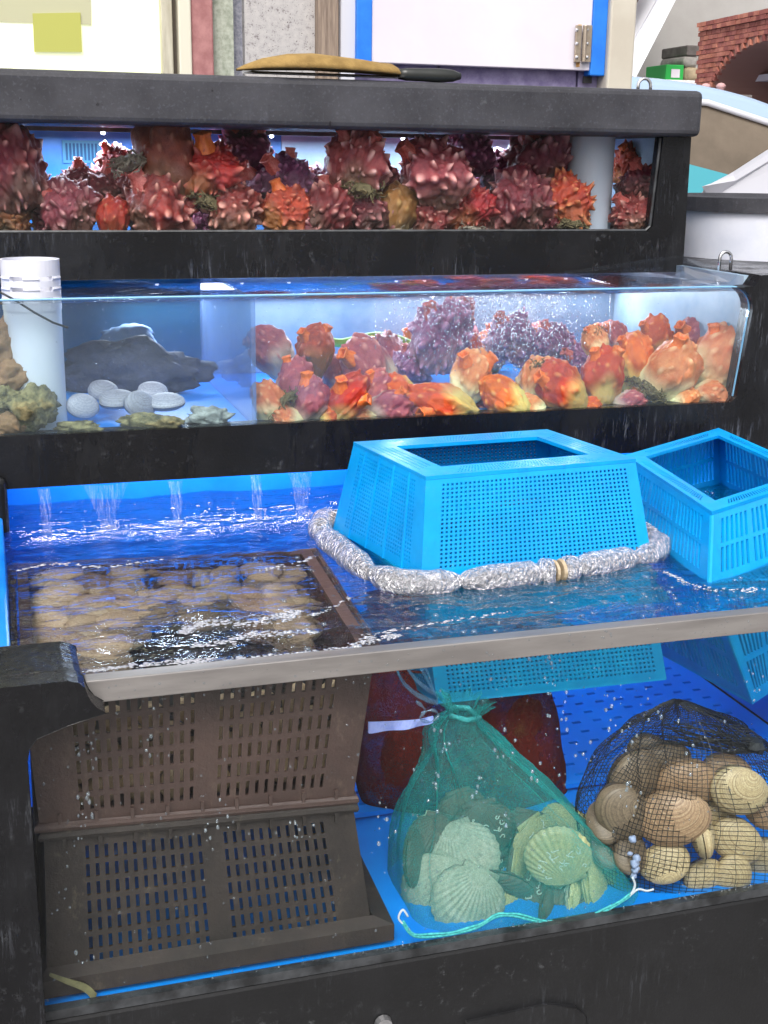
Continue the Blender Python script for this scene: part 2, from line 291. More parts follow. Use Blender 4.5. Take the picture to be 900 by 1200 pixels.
# ------------------------------------------------------------------ mesh helpers
class MB:
    def __init__(s): s.v = []; s.f = []
    def add(s, vs, fs):
        o = len(s.v); s.v += [tuple(a) for a in vs]; s.f += [tuple(i + o for i in q) for q in fs]; return s
    def box(s, x0, x1, y0, y1, z0, z1):
        return s.add([(x0, y0, z0), (x1, y0, z0), (x1, y1, z0), (x0, y1, z0), (x0, y0, z1), (x1, y0, z1), (x1, y1, z1), (x0, y1, z1)],
                     [(0, 3, 2, 1), (4, 5, 6, 7), (0, 1, 5, 4), (1, 2, 6, 5), (2, 3, 7, 6), (3, 0, 4, 7)])
    def prism(s, poly, y0, y1, holes=()):
        """polygon(s) in x,z pushed from y0 to y1"""
        loops = [list(poly)] + [list(h) for h in holes]
        tris = tessellate_polygon([[Vector((a, b, 0)) for a, b in l] for l in loops])
        flat = [p for l in loops for p in l]; k = len(flat)
        vs = [(a, y0, b) for a, b in flat] + [(a, y1, b) for a, b in flat]
        fs = []
        for t in tris:
            a, b, c = [flat[i] for i in t]
            ar = (b[0] - a[0]) * (c[1] - a[1]) - (c[0] - a[0]) * (b[1] - a[1])
            t = t if ar > 0 else t[::-1]
            fs.append(tuple(t)); fs.append(tuple(i + k for i in t[::-1]))
        o = 0
        for l in loops:
            m = len(l)
            for i in range(m): fs.append((o + i, o + (i + 1) % m, k + o + (i + 1) % m, k + o + i))
            o += m
        return s.add(vs, fs)
    def tube(s, pts, r, n=8, cap=True, closed=False):
        pts = [Vector(p) for p in pts]; k = len(pts); rs = r if hasattr(r, '__len__') else [r] * k
        up = Vector((0, 0, 1)); vs = []; prev = None
        for i, p in enumerate(pts):
            a = pts[i - 1] if (i or closed) else p; b = pts[(i + 1) % k] if (i < k - 1 or closed) else p
            t = (b - a).normalized() if (b - a).length > 1e-9 else Vector((0, 0, 1))
            if prev is None: q = t.cross(up) if abs(t.z) < .95 else t.cross(Vector((1, 0, 0)))
            else: q = prev - t * prev.dot(t)
            q.normalize(); prev = q; w_ = t.cross(q)
            for j in range(n):
                an = 2 * math.pi * j / n; vs.append(p + (q * math.cos(an) + w_ * math.sin(an)) * rs[i])
        fs = []
        for i in range(k if closed else k - 1):
            for j in range(n):
                a = i * n + j; b = i * n + (j + 1) % n; c = ((i + 1) % k) * n
                fs.append((a, b, c + (j + 1) % n, c + j))
        if cap and not closed: fs.append(tuple(range(n - 1, -1, -1))); fs.append(tuple((k - 1) * n + j for j in range(n)))
        return s.add(vs, fs)
    def lathe(s, prof, n=32, c=(0, 0, 0), lobe=None):
        vs = []
        for i, (r, z) in enumerate(prof):
            for j in range(n):
                a = 2 * math.pi * j / n; q = r * (lobe(a, i) if lobe else 1)
                vs.append((c[0] + q * math.cos(a), c[1] + q * math.sin(a), c[2] + z))
        fs = [(i * n + j, i * n + (j + 1) % n, (i + 1) * n + (j + 1) % n, (i + 1) * n + j) for i in range(len(prof) - 1) for j in range(n)]
        return s.add(vs, fs)
    def panel(s, c00, c10, c11, c01, U, V, hole, th):
        """lattice on a quad: U and V are break lines 0..1, hole(i,j) tells which cells are open, th is the depth behind"""
        c00, c10, c11, c01 = map(Vector, (c00, c10, c11, c01))
        nr = (c10 - c00).cross(c01 - c00).normalized()
        m, k = len(U), len(V)
        vs = []
        for d in (0, th):
            for v in V:
                for u in U: vs.append((c00 * (1 - u) + c10 * u) * (1 - v) + (c01 * (1 - u) + c11 * u) * v - nr * d)
        q = lambda i, j, b: b * m * k + j * m + i
        fs = []; H = lambda i, j: not (0 <= i < m - 1 and 0 <= j < k - 1) or hole(i, j)
        for j in range(k - 1):
            for i in range(m - 1):
                if hole(i, j): continue
                fs.append((q(i, j, 0), q(i + 1, j, 0), q(i + 1, j + 1, 0), q(i, j + 1, 0)))
                fs.append((q(i, j, 1), q(i, j + 1, 1), q(i + 1, j + 1, 1), q(i + 1, j, 1)))
                if H(i, j - 1): fs.append((q(i, j, 0), q(i, j, 1), q(i + 1, j, 1), q(i + 1, j, 0)))
                if H(i, j + 1): fs.append((q(i, j + 1, 0), q(i + 1, j + 1, 0), q(i + 1, j + 1, 1), q(i, j + 1, 1)))
                if H(i - 1, j): fs.append((q(i, j, 0), q(i, j + 1, 0), q(i, j + 1, 1), q(i, j, 1)))
                if H(i + 1, j): fs.append((q(i + 1, j, 0), q(i + 1, j, 1), q(i + 1, j + 1, 1), q(i + 1, j + 1, 0)))
        return s.add(vs, fs)
    def mesh(s, name, mat, smooth=False):
        me = bpy.data.meshes.new(name); me.from_pydata(s.v, [], s.f); me.update()
        if mat is not None: me.materials.append(mat)
        if smooth: me.polygons.foreach_set('use_smooth', [True] * len(me.polygons))
        return me
    def build(s, name, mat, parent=None, smooth=False, bevel=0, label=None, seg=2):
        o = bpy.data.objects.new(name, s.mesh(name, mat, smooth)); COL.objects.link(o)
        if parent is not None:
            o.parent = parent
            if parent.type == 'EMPTY': o.matrix_parent_inverse = Matrix.Translation(-parent.location)
        if bevel:
            b = o.modifiers.new("bevel", 'BEVEL'); b.width = bevel; b.segments = seg; b.limit_method = 'ANGLE'; b.angle_limit = R(40)
        if label: o['label'] = label
        return o
def breaks(n, m0, m1, ratio, gap_at=(), gap=0.):
    """break lines for n openings between margins; ratio = opening / pitch; extra bar of width gap after the openings in gap_at"""
    L = 1 - m0 - m1 - gap * len(gap_at); p = L / n
    out = [0.]; x = m0
    for i in range(n):
        out += [x + p * (1 - ratio) / 2, x + p * (1 + ratio) / 2]; x += p
        if i in gap_at: x += gap
    return out + [1.]
OPEN = lambda i, j: i % 2 == 1 and j % 2 == 1
def thing(name, label, cat, loc=(0, 0, 0), group=None, rot=None):
    o = bpy.data.objects.new(name, None); COL.objects.link(o); o.location = loc; o.empty_display_size = .05
    if rot is not None: o.rotation_euler = rot
    o['label'] = label; o['category'] = cat
    if group: o['group'] = group
    return o
def tag(o, label, cat, group=None, kind=None):
    o['label'] = label; o['category'] = cat
    if group: o['group'] = group
    if kind: o['kind'] = kind
    return o
def place(name, me, parent, mat=None, loc=(0, 0, 0), rot=(0, 0, 0), sc=1):
    o = bpy.data.objects.new(name, me); COL.objects.link(o); o.parent = parent; o.location = loc; o.rotation_euler = rot
    o.scale = (sc, sc, sc) if not hasattr(sc, '__len__') else sc
    if mat is not None: o.material_slots[0].link = 'OBJECT'; o.material_slots[0].material = mat
    return o

# ------------------------------------------------------------------ ground, shop wall and yard behind
GZ = .15
gm = simple("concrete_ground", (.16, .155, .15, 1), .75, (.26, .25, .24, 1), 1.5, bump=.2, bscale=20, world=True)
g = MB().add([(-150, -150, GZ), (150, -150, GZ), (150, 150, GZ), (-150, 150, GZ)], [(0, 1, 2, 3)]).build('ground', gm); g['kind'] = 'structure'

def bx(px, y, py=60): return P(px, py, y=y).x
WY = 1.75
TOPZ = 2.7
t = thing('lit_window', "pale yellow backlit window sheet at the far left behind the tank", 'window', (0, WY, GZ))
n = N("backlit_yellow_sheet"); c = n.ramp(n.noise(2.5, 3, .5, n.coord(world=True)), [(.3, srgb(226, 232, 176)), (.7, srgb(252, 252, 226))])
n.set(Base_Color=c, Emission_Color=c, Emission_Strength=.34, Roughness=.4)
MB().box(-1.2, bx(188, WY), WY, WY + .02, GZ, TOPZ).build('pane', n.m, t)
fm = simple("beige_frame_paint", srgb(196, 190, 172), .5, srgb(168, 160, 140), 30, stretch=(3, 3, .3))
MB().box(bx(188, WY), bx(201, WY), WY - .03, WY + .06, GZ, TOPZ).build('frame', fm, t, bevel=.003)
MB().box(bx(207, WY), bx(222, WY), WY - .04, WY + .06, GZ, TOPZ).build('frame', simple("cream_frame_paint", srgb(214, 208, 190), .5), t, bevel=.004)
MB().box(bx(201, WY), bx(207, WY), WY + .0, WY + .06, GZ, TOPZ).build('frame_shadow', simple("shadow_strip", srgb(110, 100, 90), .6), t)  # strip coloured dark to paint the shadow between the frames
def note(name, poly, col, label, d):
    m = N(name + "_paper"); m.set(Base_Color=col, Roughness=.8)
    return tag(MB().prism([(P(a, b, y=WY).x, P(a, b, y=WY).z) for a, b in poly], WY - .003 - d, WY - .001 - d).build(name, m.m), label, 'paper')
note('paper_sheet', [(-60, 24), (107, 29), (106, -30), (-60, -30)], srgb(186, 184, 152), "large grey paper sheet taped to the yellow window, its corner in view", 0)
note('sticky_note', [(40, 61), (96, 61), (94, 15), (38, 16)], srgb(178, 178, 92), "olive yellow square note stuck below the grey paper on the window", .003)

t = thing('shop_wall', "speckled stone shop wall with worn posts behind the tank", 'wall', (bx(300, WY), WY, GZ))
gr = N("speckled_granite"); v = gr.noise(75, 4, .75, gr.coord(world=True)); v2 = gr.noise(150, 2, .7, gr.coord(world=True))
gr.set(Base_Color=gr.mix(gr.ramp(v2, [(.62, 0.), (.68, 1.)]), gr.ramp(v, [(.36, srgb(120, 112, 112)), (.43, srgb(172, 168, 168)), (.6, srgb(186, 182, 180))]), srgb(96, 88, 90)), Roughness=.5)
MB().box(bx(288, WY), bx(372, WY), WY + .01, WY + .12, GZ, TOPZ).build('granite_slab', gr.m, t)
MB().box(bx(222, WY), bx(248, WY), WY - .03, WY + .1, GZ, TOPZ).build('post', simple("pink_red_paint", srgb(150, 98, 98), .65, srgb(176, 124, 122), 40, bump=.2, bscale=120, world=True), t, bevel=.004, label="faded pink red post")
MB().box(bx(248, WY), bx(274, WY), WY + .0, WY + .1, GZ, TOPZ).build('post', simple("mossy_stone", srgb(140, 146, 130), .7, srgb(178, 182, 168), 90, bump=.3, bscale=140, world=True), t, label="greenish grey stone post")
MB().box(bx(274, WY), bx(288, WY), WY + .04, WY + .12, GZ, TOPZ).build('joint_strip', simple("blue_grey_stone", srgb(126, 128, 142), .7, srgb(170, 170, 182), 120, world=True), t)
MB().box(bx(370, WY), bx(394, WY), WY - .02, WY + .008, GZ, TOPZ).build('post', simple("weathered_wood", srgb(112, 96, 86), .75, srgb(158, 140, 124), 18, bump=.4, bscale=40, stretch=(6, 6, .5), world=True), t, label="weathered brown wooden post")
MB().box(bx(388, WY), bx(398, WY), WY + .01, WY + .1, GZ, TOPZ).build('joint_strip', simple("purple_grey", srgb(120, 108, 118), .7), t)
t = thing('board_cabinet', "white hinged board in a blue frame above a purple ledge", 'cabinet', (bx(550, WY), WY, GZ))
zb = P(550, 79, y=WY).z
wht = simple("white_board_paint", srgb(220, 214, 222), .45, srgb(210, 203, 214), 3, world=True)
bluef = simple("blue_frame_paint", srgb(22, 112, 214), .5, srgb(36, 126, 224), 20, world=True)
MB().box(bx(396, WY), bx(412, WY), WY - .03, WY + .1, GZ, TOPZ).build('side_board', simple("pale_board", srgb(200, 200, 208), .5), t)
MB().box(bx(412, WY), bx(430, WY), WY - .045, WY - .005, zb - .012, TOPZ).build('frame', bluef, t, bevel=.003)
MB().box(bx(430, WY), bx(684, WY), WY - .04, WY - .008, zb, TOPZ).build('board', wht, t, bevel=.002)
MB().box(bx(684, WY), bx(701, WY), WY - .045, WY - .005, zb - .012, TOPZ).build('frame', bluef, t, bevel=.003)
lv = simple("lilac_painted_plinth", srgb(120, 108, 150), .55, srgb(160, 150, 186), 26, bump=.15, bscale=90, world=True)
for a, b in ((412, 513), (515, 676), (678, 701)):
    MB().box(bx(a, WY), bx(b, WY), WY - .006, WY + .1, GZ, zb + .03).build('plinth_panel', lv, t, bevel=.003)
MB().box(bx(681, WY), bx(691, WY), WY - .022, WY - .018, P(685, 98, y=WY).z, P(685, 90, y=WY).z).build('keyhole_plate', simple("hole_black", (.01, .01, .012, 1), .6), t)
hm = simple("aged_brass", (.42, .33, .25, 1), .35, (.5, .42, .34, 1), 60, metal=.85, bump=.2)
hp = lambda a, b, d: P(a, b, y=WY - .045 - d)
h = MB()
p0, p1 = hp(672, 73, 0), hp(681, 30, 0); h.box(p0.x, p1.x, WY - .052, WY - .0455, p0.z, p1.z)
p0, p1 = hp(683.5, 73, 0), hp(693, 30, 0); h.box(p0.x, p1.x, WY - .052, WY - .0455, p0.z, p1.z)
p0, p1 = hp(682, 73, 0), hp(682, 30, 0); h.tube([(p0.x, WY - .054, p0.z), (p0.x, WY - .054, p1.z)], .006, 10)
hing = h.build('hinge', hm, t, bevel=.001)
for a in (676.5, 688.5):
    for b in (35, 51, 67):
        q = hp(a, b, .01); MB().lathe([(0, .004), (.0035, .003), (.005, 0)], 10).build('screw', MT['steel'], hing).location = (0, 0, 0)
        sc = COL.objects[-1]
        sc.rotation_euler = (R(90), 0, 0); sc.location = (q.x, WY - .052, q.z)
rs = simple("rust_stain", srgb(196, 130, 50), .7, srgb(222, 176, 120), 30, world=True)
MB().box(bx(668, WY), bx(672, WY), WY - .0415, WY - .0395, hp(670, 78, 0).z, hp(670, 28, 0).z).build('rust_mark', rs, t)
t = tag(MB().box(bx(701, WY), bx(731, WY), WY - .06, WY + .2, GZ, TOPZ).build('cream_post', simple("cream_post_paint", srgb(186, 178, 164), .5, srgb(200, 194, 180), 5, bump=.06, world=True), bevel=.006),
        "cream painted corner post right of the blue framed board", 'post')

# yard at the right: stairs, brick arch
SY = 6.0
pz = lambda pts, y=SY: [(P(a, b, y=y).x, P(a, b, y=y).z) for a, b in pts]
t = thing('stair', "white underside of an outdoor stair rising to the right", 'stair', (P(760, 60, y=SY).x, SY, GZ))
wm = simple("white_render", srgb(176, 173, 170), .7, srgb(160, 156, 152), 2, bump=.1, bscale=30, world=True)
MB().prism(pz([(700, 112), (733, 104), (790, -6), (830, -90), (700, -90)]), SY + .25, SY + .5).build('brick_side', simple("dark_brick_side", srgb(96, 74, 74), .8, srgb(118, 92, 90), 30, stretch=(1, 1, 4), world=True), t)
MB().prism(pz([(720, 112), (738, 103), (796, -10), (840, -90), (818, -90), (774, -10), (722, 86)]), SY, SY + .24).build('stringer', simple("white_stringer", srgb(226, 226, 232), .6), t, bevel=.01)
for i in range(6):
    a, b = 706 + i * 9, 14 - i * 14
    MB().prism(pz([(a, b), (a + 14, b), (a + 14, b - 5), (a, b - 5)], SY + .0), SY - .1, SY + .24).build('tread', wm, t)
t = tag(MB().box(P(726, 60, y=SY + .9).x, P(1010, 60, y=SY + .9).x, SY + .9, SY + 1.1, GZ, 4.2).build('yard_wall', wm), "off white rendered yard wall under the stair", 'wall')
shf = tag(MB().box(P(735, 100, y=SY + .45).x, P(822, 100, y=SY + .45).x, SY + .25, SY + .895, P(780, 103, y=SY + .4).z, P(780, 95, y=SY + .4).z).build('shelf', simple("white_shelf", srgb(224, 222, 220), .5), bevel=.01), "white shelf board against the yard wall under the stair", 'shelf')
sz = P(780, 95, y=SY + .4).z
t = thing('green_box', "bright green box with a white label on the white shelf", 'box', (P(790, 90, y=SY + .35).x, SY + .45, sz))
grn = simple("green_card", srgb(40, 168, 74), .5)
MB().box(P(778, 90, y=SY + .35).x, P(799, 90, y=SY + .35).x, SY + .33, SY + .6, sz, P(790, 76, y=SY + .35).z).build('carton', grn, t, bevel=.006)
MB().box(P(786, 90, y=SY + .33).x, P(796, 90, y=SY + .33).x, SY + .326, SY + .3285, P(790, 91, y=SY + .33).z, P(790, 81, y=SY + .33).z).build('label', wht, t)
for k, (a, b, c_, d_, cl, lb) in enumerate([(799, 94, 818, 79, srgb(176, 158, 130), "tan sack lowest in the pile right of the green box"), (798, 79, 817, 66, srgb(172, 166, 160), "grey sack in the middle of the pile beside the brick arch"), (801, 66, 818, 54, srgb(120, 112, 108), "dark grey carton on top of the sacks by the brick arch")]):
    p0, p1 = P(a, b, y=SY + .4), P(c_, d_, y=SY + .4)
    tag(MB().box(p0.x, p1.x, SY + .36, SY + .7, p0.z + (.002 if k else 0), p1.z).build('sack' if k < 2 else 'carton', simple("sack%d" % k, cl, .8, tuple(x * .6 for x in cl[:3]) + (1,), 20, bump=.4, bscale=30), bevel=.03 if k < 2 else .01, seg=3), lb, 'sack' if k < 2 else 'box')
tag(MB().lathe([(.0, 0), (.16, 0), (.16, 2.6), (.0, 2.6)], 20).build('white_column', simple("white_column_paint", srgb(226, 226, 230), .5), smooth=False), "white round column standing behind the brick arch", 'column').location = (P(857, 10, y=7.6).x, 7.6, P(857, 30, y=7.6).z)

A = P(819, 27, y=5.6); B = P(900, 10, z=A.z); dv = (B - A); dv.z = 0; UL = dv.length; dv.normalize(); ang = math.atan2(dv.y, dv.x)
def UVp(px, py):        # local (u, z) on the brick face
    d = RW @ np.array([px - 450., py - 600., F_PX]); nrm = Vector((-dv.y, dv.x, 0)); d = Vector(d)
    k = (A - Vector(CAM)).dot(nrm) / d.dot(nrm); q = Vector(CAM) + d * k
    return (q - A).dot(dv), q.z
t = thing('brick_arch', "red brick oven with an arched opening at the upper right", 'oven', (A.x, A.y, GZ), rot=(0, 0, ang))
n = N("red_brick"); oi = n.n("ObjectInfo").outputs["Random"]
hv = n.n("HueSaturation"); n.put(hv.inputs["Value"], n.math('ADD', .68, n.math('MULTIPLY', oi, .6))); n.put(hv.inputs["Hue"], n.math('ADD', .49, n.math('MULTIPLY', oi, .02)))
n.put(hv.inputs["Color"], n.ramp(n.noise(14, 6, .7, n.coord(world=True)), [(.3, srgb(140, 76, 64)), (.7, srgb(184, 116, 102))])); n.set(Base_Color=hv.outputs[0], Roughness=.85, Normal=n.bump(n.noise(40, 5, .65), .5, .004)); bm_ = n.m
mo = simple("mortar", srgb(158, 116, 104), .9)
cu_, cz_ = UVp(893, 112); ru = UVp(893, 112)[0] - UVp(831, 112)[0]; rz = UVp(893, 48)[1] - cz_
ru = max(ru, .2); ztop = A.z - GZ; cz = cz_ - GZ
Wd = UL + .75
hole = [(cu_ + ru * math.cos(a), cz + rz * math.sin(a)) for a in np.linspace(0, math.pi, 25)] + [(cu_ - ru, .02), (cu_ + ru, .02)]
MB().prism([(0, 0), (Wd, 0), (Wd, ztop), (0, ztop)], .012, .55, [hole]).build('mortar_core', mo, t).matrix_parent_inverse = Matrix.Identity(4)
bh = (UVp(850, 60)[1] - UVp(850, 65.6)[1]); bl = bh * 2.1
rows = int(ztop / bh)
base = MB().box(-bl * .47, bl * .47, 0, .03, -bh * .44, bh * .44).mesh('brick', bm_)
small = MB().box(-bh * .44, bh * .44, 0, .03, -bh * .6, bh * .6).mesh('arch_brick', bm_)
cnt = 0
for r_ in range(rows):
    z = ztop - bh * (r_ + .5)
    if z < 1.15: break
    for k in range(int(Wd / bl) + 1):
        u = bl * (k + .5 + (.5 if r_ % 2 else 0))
        if u + bl * .47 > Wd: continue
        if ((u - cu_) / (ru + bl * .55)) ** 2 + (max(z - cz, 0) / (rz + bh * 1.3)) ** 2 < 1: continue
        place('brick', base, t, loc=(u, (-.012 if r_ < 2 else 0) + random.uniform(-.003, .003), z)); cnt += 1
for k in range(26):
    a = math.pi * (k + .5) / 26
    place('arch_brick', small, t, loc=(cu_ + (ru + bh * .55) * math.cos(a), -.004, cz + (rz + bh * .55) * math.sin(a)), rot=(0, math.pi / 2 - a, 0))
o = MB().prism([(cu_ - ru, .03), (cu_ + ru, .03), (cu_ + ru, cz + rz), (cu_ - ru, cz + rz)], .5, .54).build('oven_back', simple("brownish_back", srgb(104, 66, 58), .9, srgb(130, 86, 74), 12), t); o.matrix_parent_inverse = Matrix.Identity(4)  # brownish brick tones, darker than the face bricks
u0, z0 = UVp(874, 96); u1, z1 = UVp(905, 91)
qs = P(885, 91, x=A.x + .36); o = MB().box(A.y - P(872, 91, x=A.x + .36).y, A.y - P(872, 91, x=A.x + .36).y + .6, .26, .495, qs.z - GZ - .035, qs.z - GZ).build('oven_shelf', wht, t); o.matrix_parent_inverse = Matrix.Identity(4)
def on_arch(u, d, z): return A + dv * u + Vector((-dv.y, dv.x, 0)) * d + Vector((0, 0, z - A.z))
q = P(885, 91, x=A.x + .36)
tag(MB().lathe([(0, 0), (.06, 0), (.075, .05), (.055, .12), (.03, .15), (0, .155)], 16).build('red_pot', simple("red_enamel", srgb(200, 30, 50), .35), smooth=True), "small red pot on the white shelf inside the brick arch", 'pot').location = q
for a, lb in ((849, "left pink figurine standing in front of the brick arch"), (867, "right pink figurine standing in front of the brick arch")):
    u, z = UVp(a, 116)
    q = on_arch(u, -.12, z)
    tag(MB().lathe([(0, 0), (.026, 0), (.030, .02), (.018, .036), (.017, .045), (.026, .056), (.028, .066), (.016, .078), (0, .082)], 14).build('figurine', simple("pink_clay", srgb(190, 150, 150), .7), smooth=True), lb, 'figurine').location = q
q0, q1 = UVp(835, 117), UVp(895, 117)
l0 = on_arch(q0[0], -.12, q0[1]); l1 = on_arch(q1[0], -.12, q1[1])
tag(MB().box(0, (l1 - l0).length, -.05, .05, -.025, 0).build('ledge', simple("grey_ledge", srgb(120, 112, 108), .8)), "grey stone ledge under the pink figurines", 'ledge').matrix_world = Matrix.Translation(l0) @ Matrix.Rotation(ang, 4, 'Z')

def _smooth(pts, m):
    pts = [np.array(p, float) for p in pts]; e = [pts[0]] + pts + [pts[-1]]; out = []
    for i in range(1, len(e) - 2):
        for k in range(m):
            u = k / m; a, b, c, d = e[i - 1:i + 3]; out.append(.5 * ((2 * b) + (c - a) * u + (2 * a - 5 * b + 4 * c - d) * u * u + (3 * b - a - 3 * c + d) * u ** 3))
    return out + [pts[-1]]
def car(name, label, loc, yaw, sc, paint, glassm, reflect_mat=None):
    trim = simple(name + '_trim', srgb(196, 196, 202), .3)
    t = thing(name, label, 'car', loc); t.scale = (sc, sc, sc); t.rotation_euler = (0, 0, yaw)
    I = Matrix.Identity(4)
    wz, wr = .33, .33
    arch = lambda cx: [(cx + .40 * math.cos(a), wz + .40 * math.sin(a)) for a in np.linspace(0, math.pi, 11)]
    prof = [(-2.15, .28)] + arch(-1.35)[::-1] + arch(1.35)[::-1] + [(2.12, .28), (2.2, .5), (2.14, .72), (1.9, .86), (1.2, .97), (-1.95, 1.02), (-2.2, .9), (-2.22, .55)]
    b = MB().prism(prof, -.88, .88).build('body', paint, t, bevel=.05, seg=3); b.matrix_parent_inverse = I
    rp = [tuple(q) for q in _smooth([(-2.0, 1.0), (-1.82, 1.3), (-1.45, 1.47), (-.9, 1.54), (-.2, 1.55), (.2, 1.51), (.5, 1.43), (.8, 1.30), (1.1, 1.13), (1.32, .97)], 4)]
    hw = lambda z: .85 - .3 * max(0, z - 1.0) / .55 * .8
    k = len(rp)
    vs = [(x, -hw(z), z) for x, z in rp] + [(x, hw(z), z) for x, z in rp]
    fs = [(i, i + 1, k + i + 1, k + i) for i in range(k - 1)] + [tuple(range(k))[::-1], tuple(range(k, 2 * k))]
    c = MB().add(vs, fs).build('cabin', paint, t, bevel=.035, seg=3); c.matrix_parent_inverse = I
    for sg in (-1, 1):
        for xs in ([(-1.72, 1.08), (-1.58, 1.3), (-1.3, 1.41), (-.85, 1.455), (-.42, 1.46), (-.42, 1.06)], [(-.34, 1.06), (-.34, 1.46), (.1, 1.44), (.42, 1.355), (.75, 1.215), (.98, 1.06)]):
            vv = [(x, sg * (hw(z) + .006), z) for x, z in xs] + [(x, sg * (hw(z) - .02), z) for x, z in xs]; m = len(xs)
            w_ = MB().add(vv, [tuple(range(m)), tuple(range(2 * m - 1, m - 1, -1))] + [(i, m + i, m + (i + 1) % m, (i + 1) % m) for i in range(m)]).build('side_window', glassm, t); w_.matrix_parent_inverse = I
            top = [(x, sg * (hw(z) + .012), z + .012) for x, z in xs if z > 1.07]
            MB().tube(top, .014, 6).build('window_trim', trim, w_, smooth=True)
            if reflect_mat and xs[0][0] > -1:
                ss = [(-.3, 1.075), (-.3, 1.27), (.15, 1.17), (.5, 1.075)]
                vv = [(x, sg * (hw(z) + .011), z) for x, z in ss]
                MB().add(vv, [(0, 1, 2, 3)]).build('teal_reflection', reflect_mat, w_)  # teal sheet painting a reflection onto the window
    for cx in (-1.35, 1.35):
        for sg in (-1, 1):
            wv = MB().lathe([(.0, -.1), (.2, -.1), (.31, -.1), (.33, -.07), (.33, .07), (.31, .1), (.2, .1), (0, .1)], 24).build('wheel', MT['gasket'], t, smooth=False)
            wv.matrix_parent_inverse = I; wv.rotation_euler = (R(90), 0, 0); wv.location = (cx, sg * .78, wz)
    return t
glsm = simple("car_window", srgb(88, 78, 66), .06, srgb(112, 100, 86), 3)  # brown paints the surroundings mirrored in the glass
q = P(820, 108, y=4.2)
car('parked_car', "pale blue parked car whose roof falls to the right above the white bucket", (q.x - .16, 4.2 + .60, GZ), 0, (q.z - GZ) / 1.50, simple("pale_blue_paint", srgb(150, 170, 194), .25), glsm, simple("turquoise_reflection", srgb(58, 140, 152), .5))
q = P(818, 226, y=2.3); sc2 = (q.z - GZ) / .985; yw = R(128)       # its nose points away to the left
off = Matrix.Rotation(yw, 3, 'Z') @ Vector((1.30, .85, 0)) * sc2
car('white_car', "white car nearest the tank with only its sloping windscreen pillar showing", (q.x - off.x, q.y - off.y, GZ), yw, sc2, simple("white_paint", srgb(180, 180, 188), .3), simple("dark_car_window", srgb(60, 60, 78), .08))

# ------------------------------------------------------------------ the three tiers
WZ, MWZ = .908, 1.274          # water levels of the lower and the middle tank
LT = thing('lower_tank', "large black and blue seafood tank at the bottom with glass front and metal rim", 'fish tank', (.6, .0, GZ))
MB().box(-.6, 1.95, 0, .92, GZ, .474).build('base', MT['frp_base'], LT, bevel=.006)
MB().prism([(P(560, 1260, y=0).x, P(560, 1260, y=0).z), (P(690, 1240, y=0).x, P(690, 1240, y=0).z), (P(684, 1186, y=0).x, P(684, 1186, y=0).z), (P(672, 1177, y=0).x, P(672, 1177, y=0).z), (P(640, 1175, y=0).x, P(640, 1175, y=0).z), (P(545, 1196, y=0).x, P(545, 1196, y=0).z)], -.007, .002).build('hatch', MT['frp_base'], LT, bevel=.003)
q = P(448, 1197, y=0); o = MB().lathe([(0, -.01), (.011, -.01), (.012, 0), (.0, 0)], 12).build('bolt', MT['metal'], LT); o.matrix_parent_inverse = Matrix.Translation(-LT.location); o.rotation_euler = (R(-90), 0, 0); o.location = (q.x, -.002, q.z)
MB().box(-.05, 1.9, .0, .014, .4745, .487).build('seal', MT['gasket'], LT)
MB().box(-.05, 1.358, .014, .86, .4745, .480).build('floor', MT['blue_floor'], LT)
MB().box(-.05, 1.358, .86, .89, .4745, 1.02).build('back_wall', MT['blue'], LT)
MB().box(-.06, -.004, .012, .86, .481, .934).build('side_wall', MT['blue'], LT, bevel=.004)
MB().box(1.36, 1.42, .014, .86, .481, .952).build('side_wall', MT['blue_floor'], LT, bevel=.004)
MB().box(.0, 1.9, .0005, .0085, .4875, .895).build('front_glass', MT['glass'], LT)
MB().box(P(100, 800, y=-.006).x, 1.9, -.009, .013, .893, .9215).build('rim', MT['rim'], LT, bevel=.0015)
pl = [(-.6, GZ), (.0075, GZ), (.006, .845), (.0095, .862), (.018, .873), (.05, .884), (.094, .8955), (.085, .903), (.079, .911), (.0755, .919), (.073, .929), (.066, .9355), (.055, .938), (-.6, .938)]
MB().prism(pl, -.045, -.0095).build('corner_post', MT['frp'], LT, bevel=.006, seg=3)
MB().prism([(-.6, .9225), (.0725, .9225), (.071, .928), (.064, .933), (.053, .9355), (-.6, .9355)], -.0094, .088).build('corner_block', MT['frp'], LT, bevel=.006, seg=3)
U = breaks(20, .015, .015, .42); V = breaks(12, .02, .02, .22)
c0, c1, c2, c3 = (.45, .36, .494), (1.33, .36, .494), (1.33, .84, .494), (.45, .84, .494)
MB().panel(c0, c1, c2, c3, U, V, lambda i, j: i % 2 == 1 and j % 2 == 1, .008).build('perforated_floor', MT['blue_floor'], LT)

def water_sheet(name, x0, x1, y0, y1, z, nx, ny, amp, mat, seed, calm=None):
    v = []; f = []
    for j in range(ny + 1):
        for i in range(nx + 1):
            x = x0 + (x1 - x0) * i / nx; y = y0 + (y1 - y0) * j / ny
            a = mnoise.noise((x * 9 + seed, y * 20, seed)) + .55 * mnoise.noise((x * 24, y * 46 + seed, 3.1)) + .25 * mnoise.noise((x * 60, y * 90, seed))
            v.append((x, y, z + amp * a))
        if j < ny: f += [(j * (nx + 1) + i, j * (nx + 1) + i + 1, (j + 1) * (nx + 1) + i + 1, (j + 1) * (nx + 1) + i) for i in range(nx)]
    o = MB().add(v, f).build(name, mat, smooth=True); o['kind'] = 'structure'; return o
water_sheet('water', -.003, 1.359, .009, .859, WZ, 240, 180, .0040, MT['water'], 2.3)

